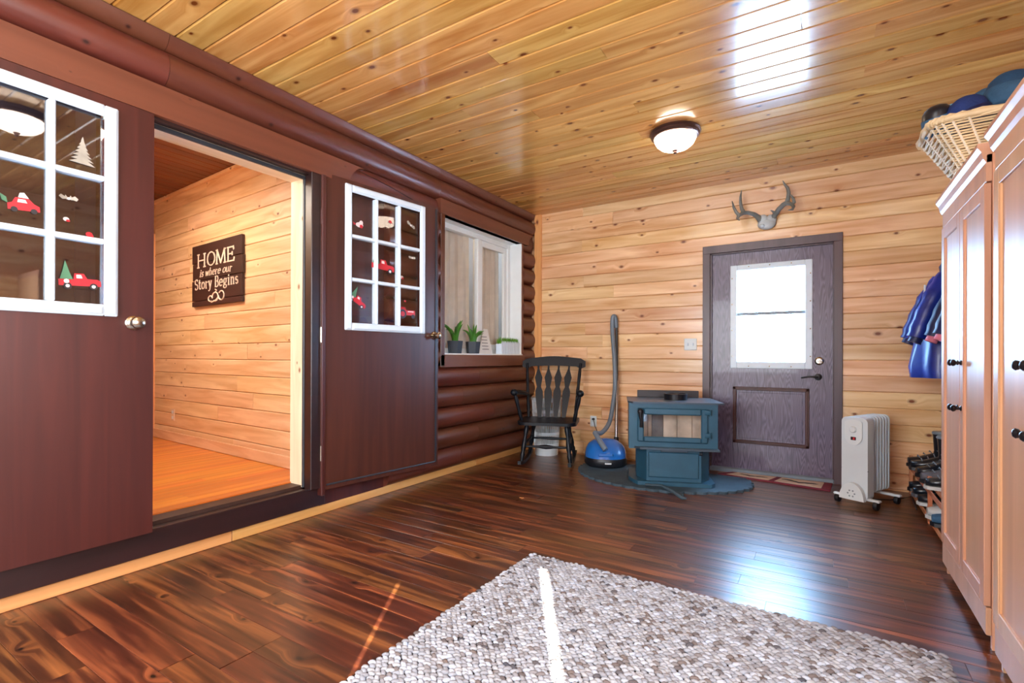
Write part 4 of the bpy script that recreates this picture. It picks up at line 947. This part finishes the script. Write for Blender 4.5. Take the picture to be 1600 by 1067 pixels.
boot(3.98, zl, .09, 'white soled shoe on the lower shelf beside the post', M['shoew'], M['shoew'], .1)
boot(3.80, zl, .09, 'blue black shoe on the lower shelf close to the cabinet', M['hat4'], M['blackp'], 0)
hk = thing('coat_rail', 'wooden coat rail with hooks behind the tall cabinet', 'coat rack', (XR, 4.3, 1.72))
MB().box((-.02, -.5, -.04), (0, .55, .04), .003).build('rail', M['rack'], hk)
for yy, ex in ((-.18, .24), (.05, .08), (.26, .31)): MB().tube([(-.02, yy, 0), (-ex, yy, -.01), (-ex-.015, yy, .03)], .006, 6).build('hook', M['blackm'], hk, 50)
def jacket(y, x, lab, mat, lining, s=1, lean=0):
    r = thing('jacket', lab, 'jacket', (x, y, 1.70), 0, 'jackets on the coat rail'); q = random.Random(int(y*100)); n = 28
    secs = [(0, .03, .03), (-.05, .09, .08), (-.12, .15, .11), (-.3, .17, .13), (-.5, .20, .16), (-.7, .235, .18), (-.78, .24, .185)]
    vs = []
    for z, a_, b_ in secs:
        for k in range(n):
            t = 2*PI*k/n; pf = 1+.10*math.sin(t*7+z*3)*min(1, -z*3)+.04*math.sin(z*60); vs.append((a_*math.cos(t)*pf*s+lean*z, b_*math.sin(t)*pf*s, z))
    MB().add(vs, [(i*n+k, i*n+(k+1) % n, (i+1)*n+(k+1) % n, (i+1)*n+k) for i in range(len(secs)-1) for k in range(n)]+[tuple(range(n))[::-1]]).build('body', mat, r, 70)
    for sg_ in (-1, 1):
        pts = [(-.06+lean*-.1, sg_*.09, -.08), (-.14, sg_*.14, -.22), (-.20, sg_*.15, -.38), (-.235, sg_*.15, -.50)]
        sub = []
        for i in range(len(pts)-1):
            for t in range(4): sub.append(tuple(Vector(pts[i]).lerp(Vector(pts[i+1]), t/4)))
        sub.append(pts[-1]); MB().tube(sub, [(.062+.005*math.sin(i*2.1))*s for i in range(len(sub))], 12).build('sleeve', mat, r, 70)
        MB().tube([(-.235, sg_*.15, -.50), (-.25, sg_*.15, -.535)], .04*s, 12).build('cuff', lining, r, 60)
    MB().tube([(-.17+lean*-.1, 0, -.12), (-.185-lean*.3, 0, -.4), (-.21-lean*.6, 0, -.76)], .006, 6).build('zipper', M['plasticw'], r)
    MB().lathe([(.07, -.04), (.075, .0), (.06, .03), (.05, .0)], 14, (-.02, 0, 0)).build('collar', lining, r, 60)
jacket(4.56, .79, 'shiny royal blue quilted jacket hanging at the cabinet edge', M['coat'], M['coatd'], 1.0)
jacket(4.12, .86, 'navy jacket hanging behind the tall cabinet', M['coatd'], M['pink'], .85)
# ------------------------------------------------------------------ tall cabinets
def cabinet(x, y0, y1, ztop, lab, zb=.05):
    r = thing('storage_cabinet', lab, 'cabinet', (x, y0, 0), 0, 'tall maple cabinets'); D_ = XR-.02-x; W_ = y1-y0
    MB().box((.022, 0, .0), (D_, .02, ztop-.03)).build('side_panel', M['cabedge'], r); MB().box((.022, W_-.02, 0), (D_, W_, ztop-.03)).build('side_panel', M['cab'], r)
    MB().box((D_-.01, .02, zb), (D_, W_-.02, ztop-.03)).build('back_panel', M['cab'], r); MB().box((.022, .02, ztop-.05), (D_, W_-.02, ztop-.03)).box((.022, .02, zb+.03), (D_, W_-.02, zb+.05)).build('shelf', M['cab'], r)
    MB().box((.005, -.0, zb), (.022, W_, zb+.10), .003).build('bottom_rail', M['cab'], r); MB().box((.004, -.0, ztop-.13), (.022, W_, ztop-.03), .002).build('top_rail', M['cab'], r)
    poly = [(.004, ztop-.06), (-.004, ztop-.045), (-.009, ztop-.02), (-.02, ztop-.004), (-.02, ztop+.012), (D_, ztop+.012), (D_, ztop-.03), (.02, ztop-.03), (.02, ztop-.06)]
    MB().prism(poly, W_+.02, lambda a, b, t: (a, t, b)).build('crown', M['cab'], r)
    dz0, dz1 = zb+.105, ztop-.135; dw = W_/2-.004
    for k in range(2):
        a = .003+k*(W_/2); b = a+dw
        dr = MB()
        sw_ = .058
        for p, q_, r_, s_ in ((a, a+sw_, dz0, dz1), (b-sw_, b, dz0, dz1), (a+sw_, b-sw_, dz0, dz0+sw_), (a+sw_, b-sw_, dz1-sw_, dz1)): dr.box((0, p, r_), (.02, q_, s_), .0025)
        d_ = dr.build('door', M['cab'], r)
        MB().box((.009, a+sw_, dz0+sw_), (.017, b-sw_, dz1-sw_)).build('door_panel', M['cab'], d_)
        fr_ = MB()
        for p, q_ in ((a+sw_, a+sw_+.006), (b-sw_-.006, b-sw_)): fr_.box((.003, p, dz0+sw_), (.012, q_, dz1-sw_))
        fr_.build('panel_bead', M['cabedge'], d_)
        ky = b-.03 if k == 0 else a+.03
        mb = MB()
        R_ = Euler((0, -PI/2, 0)).to_matrix()
        for kz in (1.04, .845):
            mb = MB(); mb.lathe([(.011, 0), (.011, .003), (.006, .006), (.006, .016), (.013, .021), (.015, .028), (.010, .034), (.001, .036)], 14, (0, ky, kz), M=R_); mb.build('knob', M['blackm'], d_, 50)
    return r
cabinet(.502, 2.452, 3.225, 1.835, 'tall maple laminate cabinet with the wicker basket on top')
cabinet(.497, 1.555, 2.32, 1.835, 'tall maple laminate cabinet nearest the camera at right edge')
# ------------------------------------------------------------------ wicker basket and hats
bk = thing('wicker_basket', 'pale open-weave wicker basket full of hats on the cabinet', 'basket', (.755, 2.945, 1.8475), 0)
BH = .225
def bring(t, off=0):
    hw, hl = .235+.125*t, .11+.065*t; n = 48; pts = []
    for k in range(n):
        a = 2*PI*k/n; c, s_ = math.cos(a), math.sin(a); pts.append((hw*math.copysign(abs(c)**.3, c), hl*math.copysign(abs(s_)**.3, s_), .01+BH*t))
    return pts
mb = MB(); n = 48
for lv in range(20):
    t = .03+.9*lv/19; base = bring(t); pts = []
    for k in range(n+1):
        p = Vector(base[k % n]); o_ = .004*math.sin(PI*k/2+(lv % 2)*PI); d = Vector((p.x, p.y, 0)).normalized(); pts.append(p+d*o_)
    mb.tube(pts, .0042, 5, False)
mb.build('weave', M['wicker'], bk, 60)
mb = MB()
for k in range(0, n, 2):
    MB().tube([bring(t)[k] for t in (0, .3, .6, 1)], .0048, 5).build('stake', M['wickerd'], bk, 60)
mb = MB(); b1 = bring(1.0)
mb.tube([b1[k % n] for k in range(n+1)], .014, 8, False)
for ph in (0, PI):
    pts = []
    for k in range(n*2+1):
        p = Vector(b1[(k//2) % n]).lerp(Vector(b1[(k//2+1) % n]), .5*(k % 2)); d = Vector((p.x, p.y, 0)).normalized(); a = k*1.1+ph; pts.append(p+d*.014*math.cos(a)+Vector((0, 0, .014*math.sin(a))))
    mb.tube(pts, .006, 5, False)
mb.build('braided_rim', M['wicker'], bk, 60)
mb = MB(); mb.prism([(a, b) for a, b, c in bring(0)], .01, lambda a, b, t: (a, b, t)); mb.build('bottom', M['wicker'], bk)
def hat(loc, mat, lab, r=.10, squash=.8, tilt=(0, 0, 0), band=None):
    h_ = thing('hat', lab, 'hat', loc, 0, 'hats in the wicker basket'); h_.rotation_euler = tilt
    prof = [(r*1.02, -.02), (r*1.05, .02), (r*1.03, .045), (r*.98, .05), (r*.9, .05+r*.45*squash), (r*.65, .05+r*.8*squash), (r*.3, .05+r*.98*squash), (.001, .05+r*squash)]
    MB().lathe(prof[3:], 22).build('crown', mat, h_, 60); MB().lathe([(r*.95, -.03)]+prof[:4]+[(r*.9, .04)], 22).build('brim_fold', band or mat, h_, 60)
def hp_(x, y, Y): return tuple(ony(x, y, Y))
hat(hp_(1468, 200, 2.93), M['boot'], 'dark striped knit hat at the far end of the basket', .058, .9, (.3, -.2, 0), M['hat4'])
hat(hp_(1489, 194, 3.04), M['hat3'], 'light blue speckled knit hat in the basket', .05, .8, (.2, -.2, 0))
hat(hp_(1518, 192, 2.89), M['hat1'], 'navy cap lying in the middle of the basket', .075, .9, (.1, -.3, 0), M['coatd'])
hat(hp_(1578, 157, 2.92), M['hat2'], 'teal knit hat topping the pile near the second cabinet', .085, .8, (0, .1, 0), M['hat4'])
hat(hp_(1536, 174, 3.05), M['hat4'], 'slate blue hat behind the navy cap in the basket', .06, .8, (0, .3, 0))
# ------------------------------------------------------------------ rug: braided nubs
def make_rug():
    x0, x1, y0, y1 = -1.31, .365, .0, 2.30
    pw, ph = .027, .0155
    nx, ny = int((x1-x0)/pw), int((y1-y0)/ph)
    u = np.linspace(0, 2*np.pi, 7)[:-1]; rings = [(-1., .0), (-.62, .8), (0., 1.), (.62, .8), (1., .0)]
    bv = []
    for i, (a, r_) in enumerate(rings):
        for k in u: bv.append((a*.58, max(r_, .12)*np.cos(k)*.56, max(r_, .12)*np.sin(k)))
    bv = np.array(bv); nb = len(bv)
    bf = np.array([(i*6+k, i*6+(k+1) % 6, (i+1)*6+(k+1) % 6, (i+1)*6+k) for i in range(4) for k in range(6)])
    gx, gy = np.meshgrid(np.arange(nx), np.arange(ny)); gx = gx.ravel(); gy = gy.ravel(); n = len(gx)
    cx = x0+(gx+.5+.5*(gy % 2)*.9)*pw+rng.normal(0, .002, n); cy = y0+(gy+.5)*ph+rng.normal(0, .0012, n)
    ang = np.where(gy % 2 == 0, .42, -.42)+rng.normal(0, .14, n); sc_ = rng.uniform(.85, 1.15, n); hz = rng.uniform(.85, 1.2, n)
    ca, sa = np.cos(ang)[:, None], np.sin(ang)[:, None]
    X = bv[None, :, 0]*pw*sc_[:, None]; Y = bv[None, :, 1]*ph*1.15*np.ones((n, 1)); Z = bv[None, :, 2]*0.008*hz[:, None]
    V = np.stack([cx[:, None]+X*ca-Y*sa, cy[:, None]+X*sa+Y*ca, .0135+Z+.003*np.sin(gx*1.3+gy*.7)[:, None]], -1).reshape(-1, 3)
    Fc = (bf[None]+(np.arange(n)*nb)[:, None, None]).reshape(-1, 4)
    me = bpy.data.meshes.new('weave'); me.vertices.add(len(V)); me.vertices.foreach_set('co', V.ravel())
    me.loops.add(Fc.size); me.loops.foreach_set('vertex_index', Fc.ravel()); me.polygons.add(len(Fc)); me.polygons.foreach_set('loop_start', np.arange(len(Fc))*4); me.polygons.foreach_set('loop_total', np.full(len(Fc), 4))
    me.polygons.foreach_set('use_smooth', np.ones(len(Fc), bool)); me.update(); me.validate()
    at = me.attributes.new('tint', 'FLOAT', 'POINT'); at.data.foreach_set('value', np.repeat(rng.uniform(0, 1, n)**.7, nb)); me.materials.append(M['rug'])
    rg = thing('rug', 'chunky braided beige and white area rug on the walnut floor', 'rug', (0, 0, 0))
    wv_ = put('weave', me, rg); wv_['kind'] = 'stuff'
    MB().prism(rrect(x0-.0, y0, x1+.0, y1, .03), .007, lambda a, b, t: (a, b, .001+t)).build('backing', M['soil'], rg)
make_rug()
e = onz(815, 778); tag(MB().prism([(-.016, -.006), (.012, -.01), (.018, .004), (-.006, .009)], .004, lambda a, b, t: (e.x+a, e.y+b, .0005+t)).build('wood_chip', M['base']), 'tiny pale wood chip on the floor before the chair', 'debris')
